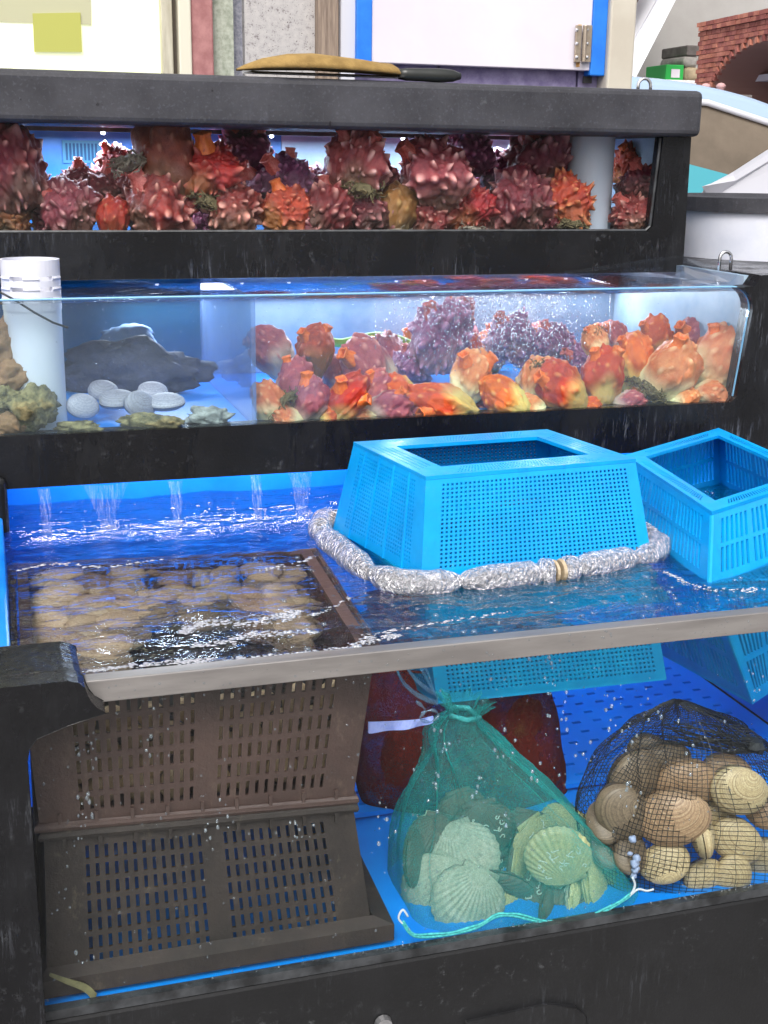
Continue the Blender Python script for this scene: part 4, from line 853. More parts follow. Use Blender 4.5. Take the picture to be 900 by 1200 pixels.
MIDS = [
 (336, 490, 18, .742, -70, 'sq_peach', 'k', "cream sea squirt lying on its side at the glass just right of the divider", 0, 'tuft', 0),
 (384, 488, 18, .745, 62, 'sq_orange', 'k', "small orange sea squirt lying between the rose topped one and the tilted orange one", 1, None, 0),
 (428, 490, 16, .742, -82, 'sq_peach', 'k', "cream sea squirt lying flat under the pink one left of centre", 0, None, 0),
 (484, 486, 15, .75, 70, 'sq_rose', 'k', "small rosy sea squirt at the floor left of the long orange one", 1, None, 0),
 (556, 466, 20, .82, 66, 'sq_orange', 'k', "orange sea squirt lying behind the end of the long orange one", 1, None, 0),
 (625, 478, 17, .745, -66, 'sq_peach', 'k', "cream sea squirt lying between the two red orange ones at the glass", 0, None, 0),
 (686, 478, 16, .742, 74, 'sq_orange', 'k', "small orange sea squirt lying below the upright one with large siphons", 0, None, 0),
 (762, 466, 20, .80, -50, 'sq_peach', 'k', "cream and orange sea squirt low behind the big creamy one", 1, 'tuft', 0),
 (800, 470, 17, .742, 60, 'sq_peach', 'k', "pale sea squirt lying at the glass under the big creamy orange one", 0, None, 0),
 (866, 420, 22, .90, 14, 'sq_peach', 'k', "peach sea squirt at the back of the right end", 1, None, 0),
 (722, 400, 18, .98, -8, 'sq_rose', 'k', "rosy sea squirt at the back right of the beige narrow one", 1, None, 0),
 (318, 414, 27, .95, -30, 'sq_rose', 'k', "pale purple and white sea squirt at the back beside the divider", 1, None, 0),
 (370, 411, 24, .9, 0, 'sq_red', 'k', "round red sea squirt standing up left in the middle tank", 2, None, 0),
 (318, 476, 24, .76, -20, 'sq_peach', 'k', "pale yellow sea squirt lying against the divider pane", 0, 'tuft', 90),
 (345, 452, 26, .82, 10, 'sq_rose', 'k', "rose sea squirt behind the pale yellow one by the divider", 1, None, 0),
 (362, 472, 25, .75, 25, 'sq_rose', 'k', "rose topped sea squirt with a white base at the glass left of the orange ones", 1, None, 0),
 (400, 474, 26, .745, 42, 'sq_orange', 'k', "orange sea squirt with a yellow base tilted right at the front glass", 2, None, 0),
 (433, 436, 34, .90, -28, 'sq_rose', 'k', "big mauve sea squirt with an open siphon at its left", 1, None, 0),
 (440, 462, 24, .80, 15, 'sq_rose', 'k', "pink sea squirt below the big mauve one", 1, None, 0),
 (452, 479, 24, .75, 80, 'sq_rose', 'k', "flat lying rosy orange sea squirt at the front glass", 1, None, 0),
 (520, 474, 27, .745, -78, 'sq_orange', 'k', "long orange sea squirt lying with its yellow tip to the right", 1, None, 0),
 (468, 458, 20, .79, -60, 'sq_orange', 'k', "yellow and orange sea squirt lying above the rosy flat one", 1, None, 0),
 (551, 444, 27, .79, 12, 'sq_peach', 'k', "upright orange sea squirt with tall siphons left of centre in the middle tank", 2, None, 0),
 (515, 398, 34, .98, 14, 'sq_mauve', 's', "tall purple sea squirt at the back among the bubbles", 2, None, 0),
 (540, 372, 20, 1.0, 8, 'sq_rose', 'k', "small pink sea squirt on top of the tall purple one", 1, None, 0),
 (600, 397, 28, 1.0, 0, 'sq_mauve', 's', "purple sea squirt in the cloud of bubbles at the centre", 1, None, 0),
 (645, 405, 24, 1.02, 10, 'sq_mauve', 's', "dim purple sea squirt behind the bubbles right of centre", 1, None, 0),
 (592, 466, 26, .745, -55, 'sq_orange', 'k', "red orange sea squirt at the centre glass with its yellow base to the right", 0, None, 0),
 (627, 450, 25, .80, 10, 'sq_peach', 'k', "greyish yellow sea squirt with a dark mossy top between two red orange ones", 0, 'tuft', 10),
 (660, 456, 29, .75, -38, 'sq_orange', 'k', "warty red orange sea squirt leaning left with a yellow lower right end", 1, None, 0),
 (706, 443, 29, .765, 4, 'sq_orange', 'k', "upright orange sea squirt with several large open siphons", 2, None, 0),
 (697, 403, 17, .80, -10, 'sq_peach', 'k', "beige narrow sea squirt with a curled stalk on top of the upright orange one", 1, 'tuft', 0),
 (743, 424, 27, .82, 4, 'sq_orange', 'k', "orange and yellow sea squirt with a dangling mossy holdfast", 1, 'tuft', 170),
 (783, 438, 36, .775, 38, 'sq_peach', 'k', "big creamy orange sea squirt with a mossy base at lower left", 1, 'tuft', 180),
 (768, 402, 24, .95, 5, 'sq_orange', 'k', "orange sea squirt at the back behind the big creamy one", 1, None, 0),
 (838, 427, 35, .80, 28, 'sq_peach', 'k', "big peach sea squirt at the right end of the middle tank", 1, None, 0),
 (812, 402, 24, .92, -12, 'sq_rose', 'k', "rosy peach sea squirt behind the big peach one at the right end", 2, None, 0),
 (828, 463, 19, .75, 84, 'sq_peach', 'k', "pale orange sea squirt lying flat at the bottom right glass", 0, None, 0),
 (735, 472, 17, .745, 85, 'sq_rose', 'k', "flat rosy sea squirt at the bottom between the upright and the big creamy ones", 0, None, 0),
 (560, 480, 14, .80, 80, 'sq_rose', 'k', "small reddish sea squirt at the bottom behind the long orange one", 0, 'tuft', 0),
 (862, 452, 18, .85, 10, 'sq_orange', 'k', "dim orange sea squirt in the bottom right corner of the middle tank", 0, None, 0),
 (680, 425, 20, .95, -20, 'sq_mauve', 's', "mauve sea squirt behind the upright orange one", 1, None, 0),
 (480, 430, 22, 1.0, 20, 'sq_mauve', 's', "dark purple sea squirt at the back between the mauve and tall purple ones", 1, None, 0),
 (395, 442, 22, .95, 10, 'sq_rose', 'k', "dim rose sea squirt at the back left of the big mauve one", 1, None, 0),
]
for k, (bx_, by_, mt_, lb_) in enumerate(((.78, 1.10, 'sq_rose', "rosy sea squirt on the middle tank floor seen from above left of centre"), (.86, 1.16, 'sq_orange', "orange sea squirt on the floor behind the tall purple one, seen through the surface"),
        (.96, 1.08, 'sq_orange', "orange sea squirt behind the bubble cloud, seen through the surface"), (1.04, 1.17, 'sq_peach', "peach sea squirt near the back wall behind the greyish yellow one"), (1.11, 1.09, 'sq_orange', "orange sea squirt behind the warty red orange one, near the back wall"),
        (1.19, 1.16, 'sq_orange', "orange sea squirt near the back wall right of the curled stalk one"), (1.26, 1.08, 'sq_peach', "peach sea squirt behind the big creamy orange one at the back wall"), (1.32, 1.17, 'sq_orange', "orange sea squirt in the back right corner of the middle tank"), (1.00, 1.22, 'sq_rose', "rosy sea squirt hard against the back wall at the centre"), (1.15, 1.22, 'sq_rose', "rosy sea squirt hard against the back wall right of centre"))):
    w_p = np.array([bx_, by_, 1.105]); cc = RW.T @ (w_p - CAM); squirt(450 + F_PX * cc[0] / cc[2], 600 + F_PX * cc[1] / cc[2], .05 * F_PX / cc[2], by_, 30 * math.sin(k * 2.3), mt_, 'k', lb_, GM, 1)
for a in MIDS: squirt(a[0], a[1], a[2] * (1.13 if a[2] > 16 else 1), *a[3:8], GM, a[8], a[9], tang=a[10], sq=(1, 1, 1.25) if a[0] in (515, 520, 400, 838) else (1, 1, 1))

# ------------------------------------------------------------------ shells
def valve_mesh(seed, kind):
    rg = random.Random(seed); nr_, na = 18, 60 if kind == 'clam' else 96
    H = .42 if kind == 'clam' else .22; vs = []; ring = []; fs = []
    for i in range(nr_ + 1):
        r = i / nr_
        for j in range(na):
            a = 2 * math.pi * j / na
            if kind == 'clam':
                ox, oz = math.cos(a) * (1 + .06 * math.cos(a + .6)), math.sin(a) * (.80 if math.sin(a) < 0 else .74)
                ux, uz = .16, .70
            else:
                rad = 1 + .02 * math.cos(26 * a) * (1 if math.sin(a) < .6 else 0)
                ox, oz = math.cos(a) * rad, math.sin(a) * .94 * rad; ux, uz = 0, .90
                if math.sin(a) > .72: oz = .72 * .94 + (math.sin(a) - .72) * .4; ox *= 1.0
            x, z = ux * (1 - r) + ox * r, uz * (1 - r) + oz * r
            y = H * max(0, 1 - (x * x * .9 + (z / .78) ** 2 * .92 if kind == 'clam' else x * x * .98 + (z / .97) ** 2)) ** .55 if r < 1 else 0
            if kind == 'clam':
                y *= .9 + .25 * (z + .4); y += .0016 * math.sin(r * 70)
                y = y + .02
            else:
                y += .026 * math.cos(26 * a) * min(1, r * 1.5) * (1 if math.sin(a) < .72 else .1) + .010 * math.sin(r * 18) * 0
                y += .015
            if i == nr_: y = .0
            vs.append((x, -y, z)); ring.append(r)
    for i in range(nr_):
        for j in range(na):
            fs.append((i * na + j, i * na + (j + 1) % na, (i + 1) * na + (j + 1) % na, (i + 1) * na + j))
    m_ = MB().add(vs, fs)
    if kind == 'scallop':       # ears at the hinge
        for sg in (-1, 1):
            m_.add([(0, -.05, .86), (sg * .30, -.02, .64), (sg * .52, -.02, .70), (sg * .50, -.02, .92), (0, -.03, .93), (0, 0, .86), (sg * .30, 0, .64), (sg * .52, 0, .70), (sg * .50, 0, .92), (0, 0, .93)],
                   [(0, 1, 2, 3, 4), (9, 8, 7, 6, 5), (1, 6, 7, 2), (2, 7, 8, 3), (3, 8, 9, 4)])
        ring += [.6] * 20
    me = m_.mesh('valve', MT['clam'], True)
    at = me.attributes.new('ring', 'FLOAT', 'POINT'); at.data.foreach_set('value', np.array(ring, dtype=np.float32)); return me
CL = [valve_mesh(s, 'clam') for s in range(2)]; SC = [valve_mesh(9, 'scallop')]
def shell(kind, p, s, rot, mats, label, grp, cat, worms=False):
    """rot: matrix whose -y faces outwards from the upper valve"""
    t = thing(kind, label, cat, p, grp); t.rotation_euler = rot.to_euler() if hasattr(rot, 'to_euler') else rot
    me = SC[0] if kind == 'scallop' else CL[int(abs(p[0]) * 1000) % 2]
    a = place('valve', me, t, MT[mats[0]], loc=(0, -.02 * s, 0), sc=s)
    b = place('valve', me, t, MT[mats[1]], loc=(0, .02 * s, 0), sc=(s, s * .9, s), rot=(0, 0, 0)); b.scale = (s, -s * .9, s)
    if kind != 'scallop':
        g_ = WEB; place('hinge_ligament', g_, t, sc=s)
    if worms:
        rg = random.Random(int(p[0] * 999)); m_ = MB()
        for k in range(16):
            x, z = rg.uniform(-.65, .65), rg.uniform(-.6, .5); an = rg.uniform(0, 6.3); pts = []
            for q in range(7):
                x += math.cos(an) * .045; z += math.sin(an) * .045; an += rg.gauss(.5, .5)
                rr = min(1, math.hypot(x, z)); pts.append((x, -.22 * max(0, 1 - rr ** 2.6) ** .62 - .055, z))
            m_.tube(pts, .017, 5)
        o = m_.build('worm_tube', MT['worm']); o.parent = t; o.scale = (s, s, s)
    return t
WEB = MB().tube([(-.25, 0, .62), (0, 0, .66), (.3, 0, .6)], .055, 6).mesh('hinge_ligament', simple("ligament", srgb(70, 52, 36), .6))
def view_rot(roll, yaw=0, pitch=0):
    """shell frame facing the camera (its -y towards it), turned in the picture by roll, then about its own axes"""
    M3 = Matrix((cR, -cB, cU)).transposed()
    return M3 @ Matrix.Rotation(R(-roll), 3, 'Y') @ Matrix.Rotation(R(yaw), 3, 'Z') @ Matrix.Rotation(R(pitch), 3, 'X')

# ------------------------------------------------------------------ crates and baskets
def crate(label, top, bot, side, mat, nslot=(12, 12), rows=7, flange_at='top', tray=None, ribs=False):
    """top, bot: four corners front-left, front-right, back-right, back-left"""
    t = thing('slotted_crate', label, 'crate', Vector(bot[0]).lerp(Vector(bot[2]), .5), "brown crates in the lower tank")
    T, B = [Vector(v) for v in top], [Vector(v) for v in bot]
    U = breaks(sum(nslot), .115, .10, .37, (nslot[0] - 1,), .055); V = breaks(rows, .10, .09, .72)
    rg = random.Random(5)
    for nm, (a, b) in (('front_wall', (0, 1)), ('side_wall', (1, 2)), ('back_wall', (2, 3)), ('side_wall', (3, 0))):
        MB().panel(B[a], B[b], T[b], T[a], U, V, OPEN, .004).build(nm, mat, t)
    nb = 10; E = T if flange_at == 'top' else B
    sg = -1 if flange_at == 'top' else 1
    c = sum(E, Vector()) / 4
    O = [e + (e - c).normalized() * .012 for e in E]
    MB().tube([o + Vector((0, 0, sg * .007)) for o in O], .010, 8, closed=True).build('rolled_rim', mat, t)
    if flange_at == 'bottom':
        O2 = [e + Vector((math.copysign(.024, e.x - c.x) if e.x > c.x else -.012, math.copysign(.016, e.y - c.y), 0)) for e in E]
        lip = MB()
        for k in range(4):
            a, b = O2[k], O2[(k + 1) % 4]; ia, ib = E[k] - (E[k] - c).normalized() * .002, E[(k + 1) % 4] - (E[(k + 1) % 4] - c).normalized() * .002
            H1, H2 = Vector((0, 0, .026)), Vector((0, 0, .002))
            lip.add([a + H2, b + H2, b + H1, a + H1, ia + H1 + Vector((0, 0, .008)), ib + H1 + Vector((0, 0, .008))], [(0, 1, 2, 3), (3, 2, 5, 4)])
        lip.build('foot_lip', mat, t)
    else:
        for k in range(4):
            a, b = E[k], E[(k + 1) % 4]; ia, ib = a + (a - c).normalized() * -.024, b + (b - c).normalized() * -.024
            dz = Vector((0, 0, .004))
            MB().add([a + dz, b + dz, ib + dz, ia + dz, a - dz, b - dz, ib - dz, ia - dz], [(0, 1, 2, 3), (7, 6, 5, 4), (0, 4, 5, 1), (1, 5, 6, 2), (2, 6, 7, 3), (3, 7, 4, 0)]).build('rim_flange', mat, t)
    Fl = B if flange_at == 'top' else T
    cF = sum(Fl, Vector()) / 4
    MB().tube([e + (e - cF).normalized() * .004 + Vector((0, 0, .004 if flange_at == 'top' else -.004)) for e in Fl], .0062, 8, closed=True).build('foot_bead', mat, t)
    MB().panel(Fl[0] + Vector((0, 0, .004)), Fl[1] + Vector((0, 0, .004)), Fl[2] + Vector((0, 0, .004)), Fl[3] + Vector((0, 0, .004)), breaks(22, .05, .05, .5), breaks(16, .05, .05, .5), OPEN, .004).build('crate_base', mat, t)
    if ribs:
        EE = B if flange_at == 'top' else T
        for k in range(9):
            q = EE[0].lerp(EE[1], .06 + .88 * k / 8); dz = .022 * (1 if flange_at == 'top' else -1)
            MB().box(q.x - .0022, q.x + .0022, q.y - .006, q.y + .004, min(q.z, q.z + dz), max(q.z, q.z + dz)).build('rib', mat, t)
    if tray:
        z, y0, y1, x0, x1 = tray
        MB().panel((x0, y0, z), (x1, y0, z), (x1, y1, z), (x0, y1, z), breaks(26, .02, .02, .45), breaks(16, .02, .02, .6), OPEN, .005).build('inner_shade_tray', simple('tray_shadow', (.006, .0055, .005, 1), .6), t)  # black colour paints the darkness of the deep crate interior
    return t
yf = .05
crate("upper brown slotted crate holding beige clams just under the water", [(.006, .030, .897), (.434, .030, .9045), (.456, .46, .9065), (.012, .52, .888)],
      [(.016, yf, .708), (.412, yf, .690), (.425, .42, .705), (.02, .47, .705)], None, MT['crate'], (12, 12), 6, 'top', (.805, .07, .45, .03, .42), True)
crate("lower brown crate standing upside down on the blue tank floor", [(.020, yf, .704), (.412, yf, .686), (.425, .40, .70), (.02, .45, .70)],
      [(.012, .040, .487), (.440, .040, .487), (.452, .42, .487), (.01, .47, .487)], None, MT['crate_old'], (13, 12), 7, 'bottom', None, True)

def basket(name, label, top, bot, mats, U, V, UR, rim, rimholes, base='none', rz=.006, grp="blue plastic baskets", th=.004, ribs=0):
    """open basket of four lattice walls; rim: width of the flat flange turned inwards at the top"""
    t = thing(name, label, 'basket', sum((Vector(v) for v in bot), Vector()) / 4, grp)
    T, B = [Vector(v) for v in top], [Vector(v) for v in bot]
    for k, nm in enumerate(('front_wall', 'side_wall', 'back_wall', 'side_wall')):
        a, b = k, (k + 1) % 4; uu, vv = (U, V) if k % 2 == 0 else (UR, V)
        o = MB().panel(B[a], B[b], T[b], T[a], uu, vv, OPEN, th).build(nm, mats, t)
        if ribs and k % 2 == 1:
            nr = (B[b] - B[a]).cross(T[a] - B[a]).normalized()
            for q in (.2, .4, .6, .8):
                p0 = B[a].lerp(B[b], q) + nr * .0008; p1 = T[a].lerp(T[b], q) + nr * .0008
                MB().tube([p0, p1], .0016, 5).build('seam', mats, o)
    if rim:
        c = sum(T, Vector()) / 4; I_ = []
        for k in range(4):
            e1 = (T[(k + 1) % 4] - T[k]).normalized(); e2 = (T[k - 1] - T[k]).normalized()
            I_.append(T[k] + (e1 + e2) * rim)
        UPZ = Vector((0, 0, rz))
        for k in range(4):
            a, b = k, (k + 1) % 4
            L = (T[b] - T[a]).length
            MB().panel(T[a] + UPZ, T[b] + UPZ, I_[b] + UPZ, I_[a] + UPZ, breaks(max(6, int(L / rimholes[0])), .13, .13, rimholes[1]), breaks(rimholes[2], .16, .16, rimholes[3]), OPEN, rz - .0003).build('flange', mats, t)
    if base == 'net':
        MB().panel(B[0], B[1], B[2], B[3], breaks(30, .03, .03, .55), breaks(22, .03, .03, .55), OPEN, th).build('basket_base', mats, t)
    return t
def quad(cx, cy, w_, d_, ang, z):
    c, s = math.cos(R(ang)), math.sin(R(ang))
    return [(cx + c * a - s * b, cy + s * a + c * b, z) for a, b in ((-w_ / 2, -d_ / 2), (w_ / 2, -d_ / 2), (w_ / 2, d_ / 2), (-w_ / 2, d_ / 2))]
fine_u, fine_v = breaks(44, .07, .05, .52), breaks(20, .09, .04, .52)
side_u = breaks(30, .12, .12, .46)
bt = [tuple(P(499, 563, z=1.058)), tuple(P(745, 542, z=1.058)), tuple(P(641, 507, z=1.058)), tuple(P(414, 522, z=1.058))]
bb = [(.571, .255, .916), (.953, .272, .916), (.93, .575, .916), (.515, .545, .916)]
basket('mesh_basket', "bright blue fine meshed basket turned over with a square hole cut in its top", bt, bb, MT['basket'], fine_u, fine_v, side_u, .05, (.008, .42, 4, .42), ribs=1)
lt_ = [(.568, .245, .9145), (.945, .275, .9145), (.93, .59, .9145), (.52, .57, .9145)]
lb_ = [tuple(P(512, 822, y=.275)), tuple(P(781, 794, y=.29)), (1.0, .56, .69), (.58, .54, .69)]
basket('mesh_basket', "turquoise fine meshed basket under water below the overturned blue one", lt_, lb_, MT['basket_wet'], breaks(46, .05, .04, .5), breaks(24, .05, .05, .5), side_u, 0, None, 'net')
rt = [tuple(P(834, 604, z=1.0)), (1.30, .335, 1.005), tuple(P(842, 505, z=1.016)), tuple(P(733, 537, z=1.010))]
rb_ = [(.985, .155, .905), (1.325, .30, .905), (1.335, .70, .905), (1.03, .565, .905)]
slot_u, slot_v = breaks(22, .07, .05, .52, (5, 11, 16), .022), breaks(2, .10, .06, .86)
slot_s = breaks(24, .08, .08, .5, (7, 15), .018)
basket('slotted_basket', "light blue slotted basket standing in the water at the right", rt, rb_, MT['basket'], slot_u, slot_v, slot_s, .036, (.0105, .42, 1, .66))
r2t = [(.99, .16, .9035), (1.325, .305, .9035), (1.335, .70, .9035), (1.035, .565, .9035)]
q = P(882, 823, y=.24)
r2b = [tuple(q), (1.33, .36, q.z), (1.335, .68, q.z), (1.09, .54, q.z)]
basket('slotted_basket', "turquoise slotted basket under water at the right edge of the glass", r2t, r2b, MT['basket_wet'], slot_u, breaks(3, .06, .05, .84), slot_s, 0, None, 'net')

# foil wrapped float ring round the overturned basket
t = thing('float_ring', "silver foil wrapped float tube lying on the water round the blue basket", 'float', (.75, .4, WZ))
cz0 = WZ + .010
CP = [P(a, b, z=cz0) for a, b in ((388, 606), (375, 622), (400, 645), (436, 672), (480, 684), (540, 681), (606, 675), (636, 671), (652, 669), (684, 664), (740, 654), (768, 645), (772, 634))]
def catmull(pts, m):
    out = []; pts = [pts[0]] + pts + [pts[-1]]
    for i in range(1, len(pts) - 2):
        for k in range(m):
            u = k / m; a, b, c, d = pts[i - 1:i + 3]
            out.append(.5 * ((2 * b) + (c - a) * u + (2 * a - 5 * b + 4 * c - d) * u * u + (3 * b - a - 3 * c + d) * u ** 3))
    return out + [pts[-2]]
path = catmull(CP, 12)
back = catmull([P(772, 634, z=cz0), Vector((.985, .50, cz0)), Vector((.93, .60, cz0)), Vector((.7, .6, cz0)), Vector((.52, .585, cz0)), P(388, 606, z=cz0)], 10)
def segs(path, ends, r):
    for (i0, i1) in ends:
        pp = path[i0:i1 + 1]; k = len(pp)
        if k < 3: continue
        fine = catmull(pp, 3); k = len(fine)
        rs = [r * (.38 + .68 * min(1, min(i, k - 1 - i) / (k * .2 + .01)) ** .5) for i in range(k)]
        m_ = MB().tube(fine, rs, 20)
        for i, v in enumerate(m_.v):
            v = Vector(v); m_.v[i] = tuple(v + Vector((mnoise.noise(v * 70), mnoise.noise(v * 70 + Vector((9, 0, 0))), mnoise.noise(v * 75 + Vector((0, 7, 0))))) * .0016)
        m_.build('float_segment', MT['foil'], t, smooth=True)
LN = len(path) - 1
segs(path, [(0, 14), (14, 36), (36, 60), (60, 82), (82, 93), (99, 106), (106, 121), (121, LN)], .0192)
segs(back, [(0, 15), (15, 32), (32, len(back) - 1)], .0185)
for i in (94, 98): MB().tube([path[i] + (path[i + 1] - path[i]) * -.6, path[i] + (path[i + 1] - path[i]) * .8], [.016, .0178], 16).build('foam_end', MT['foam'], t, smooth=False)
MB().tube([path[92], path[94], path[96], path[98], path[100]], .006, 8).build('core_cord', MT['foam'], t, smooth=True)

# ------------------------------------------------------------------ clams in the upper brown crate
GC = "clams in the brown crate"
crate_spots = [(72, 668, "beige clam at the back left corner of the brown crate"), (112, 676, "beige clam behind the left pile in the brown crate"), (148, 668, "pinkish clam at the back of the crate left of the yellow one"),
  (66, 694, "dim beige clam at the left wall of the brown crate"), (104, 702, "rosy clam in the middle of the left pile"), (140, 694, "beige clam at the right of the left pile, back row"),
  (60, 722, "beige clam lowest at the left wall of the crate"), (98, 728, "pale clam in the third row of the left pile"), (136, 722, "rosy clam on the right flank of the left pile"),
  (74, 748, "yellowish clam at the front left of the crate near the rim"), (120, 752, "rosy beige clam at the front of the left pile"),
  (178, 695, "olive yellow clam lying alone in the middle of the crate"), (230, 697, "dark edged beige clam right of the olive yellow one"), (288, 695, "flat yellowish clam in the right half of the crate"),
  (326, 688, "pale clam topmost of the right pile in the crate"), (334, 712, "beige clam in the middle of the right pile"), (345, 730, "dim beige clam lowest in the right pile"),
  (206, 672, "dim pinkish clam in the back row behind the olive one"), (262, 668, "dim beige clam in the back row right of the pinkish one"), (306, 664, "dim beige clam at the back right of the crate")]
rg = random.Random(3)
more = [(58, 676), (92, 664), (84, 684), (126, 686), (52, 706), (82, 714), (118, 712), (150, 706), (92, 740), (48, 738), (60, 764), (205, 690), (258, 690), (306, 704), (352, 704), (240, 672), (338, 668), (180, 664)]
where = ["left pile", "back row", "left pile", "left pile", "left wall", "left pile", "left pile", "left pile", "left pile front", "left wall front", "front left corner", "middle row", "middle row", "right pile", "right pile", "back row", "back right corner", "back row"]
def under(a, b, depth):
    """point at a depth under the surface where the bent line of sight arrives"""
    p = P(a, b, z=WZ); d = (p - Vector(CAM)).normalized(); h = Vector((d.x, d.y, 0)); sn = h.length / 1.33; h.normalize()
    return p + h * depth * sn / math.sqrt(1 - sn * sn) - Vector((0, 0, depth))
allc = [(a, b, lb) for a, b, lb in crate_spots] + [(a, b, "small blurred clam, %s of the brown crate, number %s from left" % (w_, ["one", "two", "three", "four", "five", "six", "seven", "eight", "nine"][sorted(m for m, v_ in zip(more, where) if v_ == w_).index((a, b))])) for (a, b), w_ in zip(more, where)]
for k, (a, b, lb) in enumerate(allc):
    first = k < len(crate_spots)
    p = under(a, b + 4, .045 if first else .062); s = rg.uniform(.030, .037)
    rot = Matrix.Rotation(R(rg.uniform(-50, 50)), 3, 'Z') @ Matrix.Rotation(R(-66 + rg.uniform(-22, 22)), 3, 'X') @ Matrix.Rotation(R(rg.uniform(-18, 18)), 3, 'Y')
    shell('clam', p, s, rot, ('clam_pale' if (first or k % 3 == 0) else 'clam', 'clam') if k % 4 != 1 else ('clam_rosy', 'clam'), lb, GC, 'clam')
for r_ in range(4):
    for c in range(8):
        x = .048 + c * .046 + (.02 if r_ % 2 else 0); z = .738 + r_ * .030
        place_ = (x, .078 + .008 * (r_ % 2), z)
        rot = Matrix.Rotation(R(rg.uniform(-25, 25)), 3, 'Z') @ Matrix.Rotation(R(rg.uniform(-15, 15)), 3, 'X') @ Matrix.Rotation(R(rg.uniform(-60, 60)), 3, 'Y')
        shell('clam', Vector(place_), .022 if r_ == 3 else .026, rot, ('clam_pale', 'clam'), "yellowish clam glimpsed through the slots of the upper brown crate", "clams behind the crate slots", 'clam')

# ------------------------------------------------------------------ net bags
def loft(rings, n=72, wr=.0, seed=0, freq=9, sqr=.8):
    """rings: (center x, y, z, half width, half depth, tilt of z along x, pleat)"""
    m_ = MB(); vs = []
    for i, (cx, cy_, cz_, hw, hd, tz, pl) in enumerate(rings):
        for j in range(n):
            a = 2 * math.pi * j / n; q = 1 + pl * math.sin(freq * a + i * .35) + pl * .5 * math.sin(2.3 * freq * a + i * .8 + seed)
            ca, sa = math.cos(a), math.sin(a)
            ca = math.copysign(abs(ca) ** sqr, ca); sa = math.copysign(abs(sa) ** sqr, sa)
            x, y = cx + hw * ca * q, cy_ + hd * sa * q
            v = Vector((x, y, cz_ + tz * hw * ca))
            v += Vector((mnoise.noise(v * 18 + Vector((seed, 0, 0))), mnoise.noise(v * 18 + Vector((0, seed, 5))), mnoise.noise(v * 18 + Vector((7, 0, seed))))) * wr
            vs.append(tuple(v))
    fs = [(i * n + j, i * n + (j + 1) % n, (i + 1) * n + (j + 1) % n, (i + 1) * n + j) for i in range(len(rings) - 1) for j in range(n)]
    return m_.add(vs, fs), vs
def rings_from(rows, yc, sub=4):
    """rows: ((left px), (right px), half depth, pleat) read on the plane y = yc"""
    base = []
    for l, r_, hd, pl, dy in rows:
        a, b = P(*l, y=yc), P(*r_, y=yc); base.append(np.array([(a.x + b.x) / 2, yc + dy, (a.z + b.z) / 2, (b.x - a.x) / 2, hd, (b.z - a.z) / max(1e-4, (b.x - a.x)), pl]))
    pts = base; out = []
    ext = [pts[0]] + pts + [pts[-1]]
    for i in range(1, len(ext) - 2):
        for k in range(sub):
            u = k / sub; a, b, c, d = ext[i - 1:i + 3]
            out.append(.5 * ((2 * b) + (c - a) * u + (2 * a - 5 * b + 4 * c - d) * u * u + (3 * b - a - 3 * c + d) * u ** 3))
    return [tuple(o) for o in out] + [tuple(pts[-1])]
# teal bag of scallops
t = thing('net_bag', "teal mesh net bag of scallops tied at its neck on the tank floor", 'net bag', (.66, .13, .487))
rows = [((476, 1114), (742, 1054), .072, .0, -.05), ((468, 1070), (744, 1038), .112, .008, -.010), ((468, 1030), (730, 1012), .122, .012, 0), ((474, 992), (706, 980), .118, .03, 0), ((488, 952), (676, 952), .10, .04, 0),
        ((501, 920), (648, 924), .08, .06, 0), ((507, 890), (622, 898), .058, .09, 0), ((507, 865), (595, 874), .042, .12, 0), ((514, 846), (572, 852), .026, .15, 0), ((526, 834), (558, 838), .014, .16, 0), ((524, 827), (563, 829), .02, .2, 0), ((518, 817), (570, 819), .03, .25, 0)]
m_, _ = loft(rings_from(rows, .135), 110, .004, 3, 9, .56)
m_.build('net_cloth', MT['green_net'], t, smooth=True)
hem = [P(*a, y=.0125) for a in ((472, 1082), (486, 1097), (520, 1096), (556, 1088), (580, 1075), (600, 1073), (640, 1081), (680, 1078), (712, 1066), (738, 1050))]
hm_ = catmull(hem, 5)
MB().tube(hm_, .0022, 6).build('hem', MT['green_cord'], t, smooth=True)
MB().tube([h_ + Vector((0, -.001, .004 + .001 * math.sin(i))) for i, h_ in enumerate(hm_)], .0016, 6).build('hem', MT['green_cord'], t, smooth=True)
MB().tube(catmull([P(*a, y=.013) for a in ((474, 1084), (467, 1076), (472, 1066), (478, 1074))], 4), .0016, 6).build('drawstring', MT['white_cord'], t, smooth=True)
MB().tube(catmull([P(*a, y=.013) for a in ((736, 1052), (742, 1044), (744, 1036), (741, 1028))], 4), .0018, 6).build('drawstring', MT['white_cord'], t, smooth=True)
MB().tube(catmull([P(*a, y=.013) for a in ((740, 1048), (748, 1042), (758, 1044), (766, 1042))], 4), .0016, 6).build('drawstring', MT['white_cord'], t, smooth=True)
MB().tube([P(a, b, y=.135) + Vector((.014 * 0, d, 0)) for a, b, d in ((525, 835, -.012), (542, 838, -.018), (558, 837, -.012), (552, 834, .012), (532, 833, .012))], .004, 8, closed=True).build('neck_tie', MT['green_cord'], t, smooth=True)
GS = "scallops in the teal net bag"
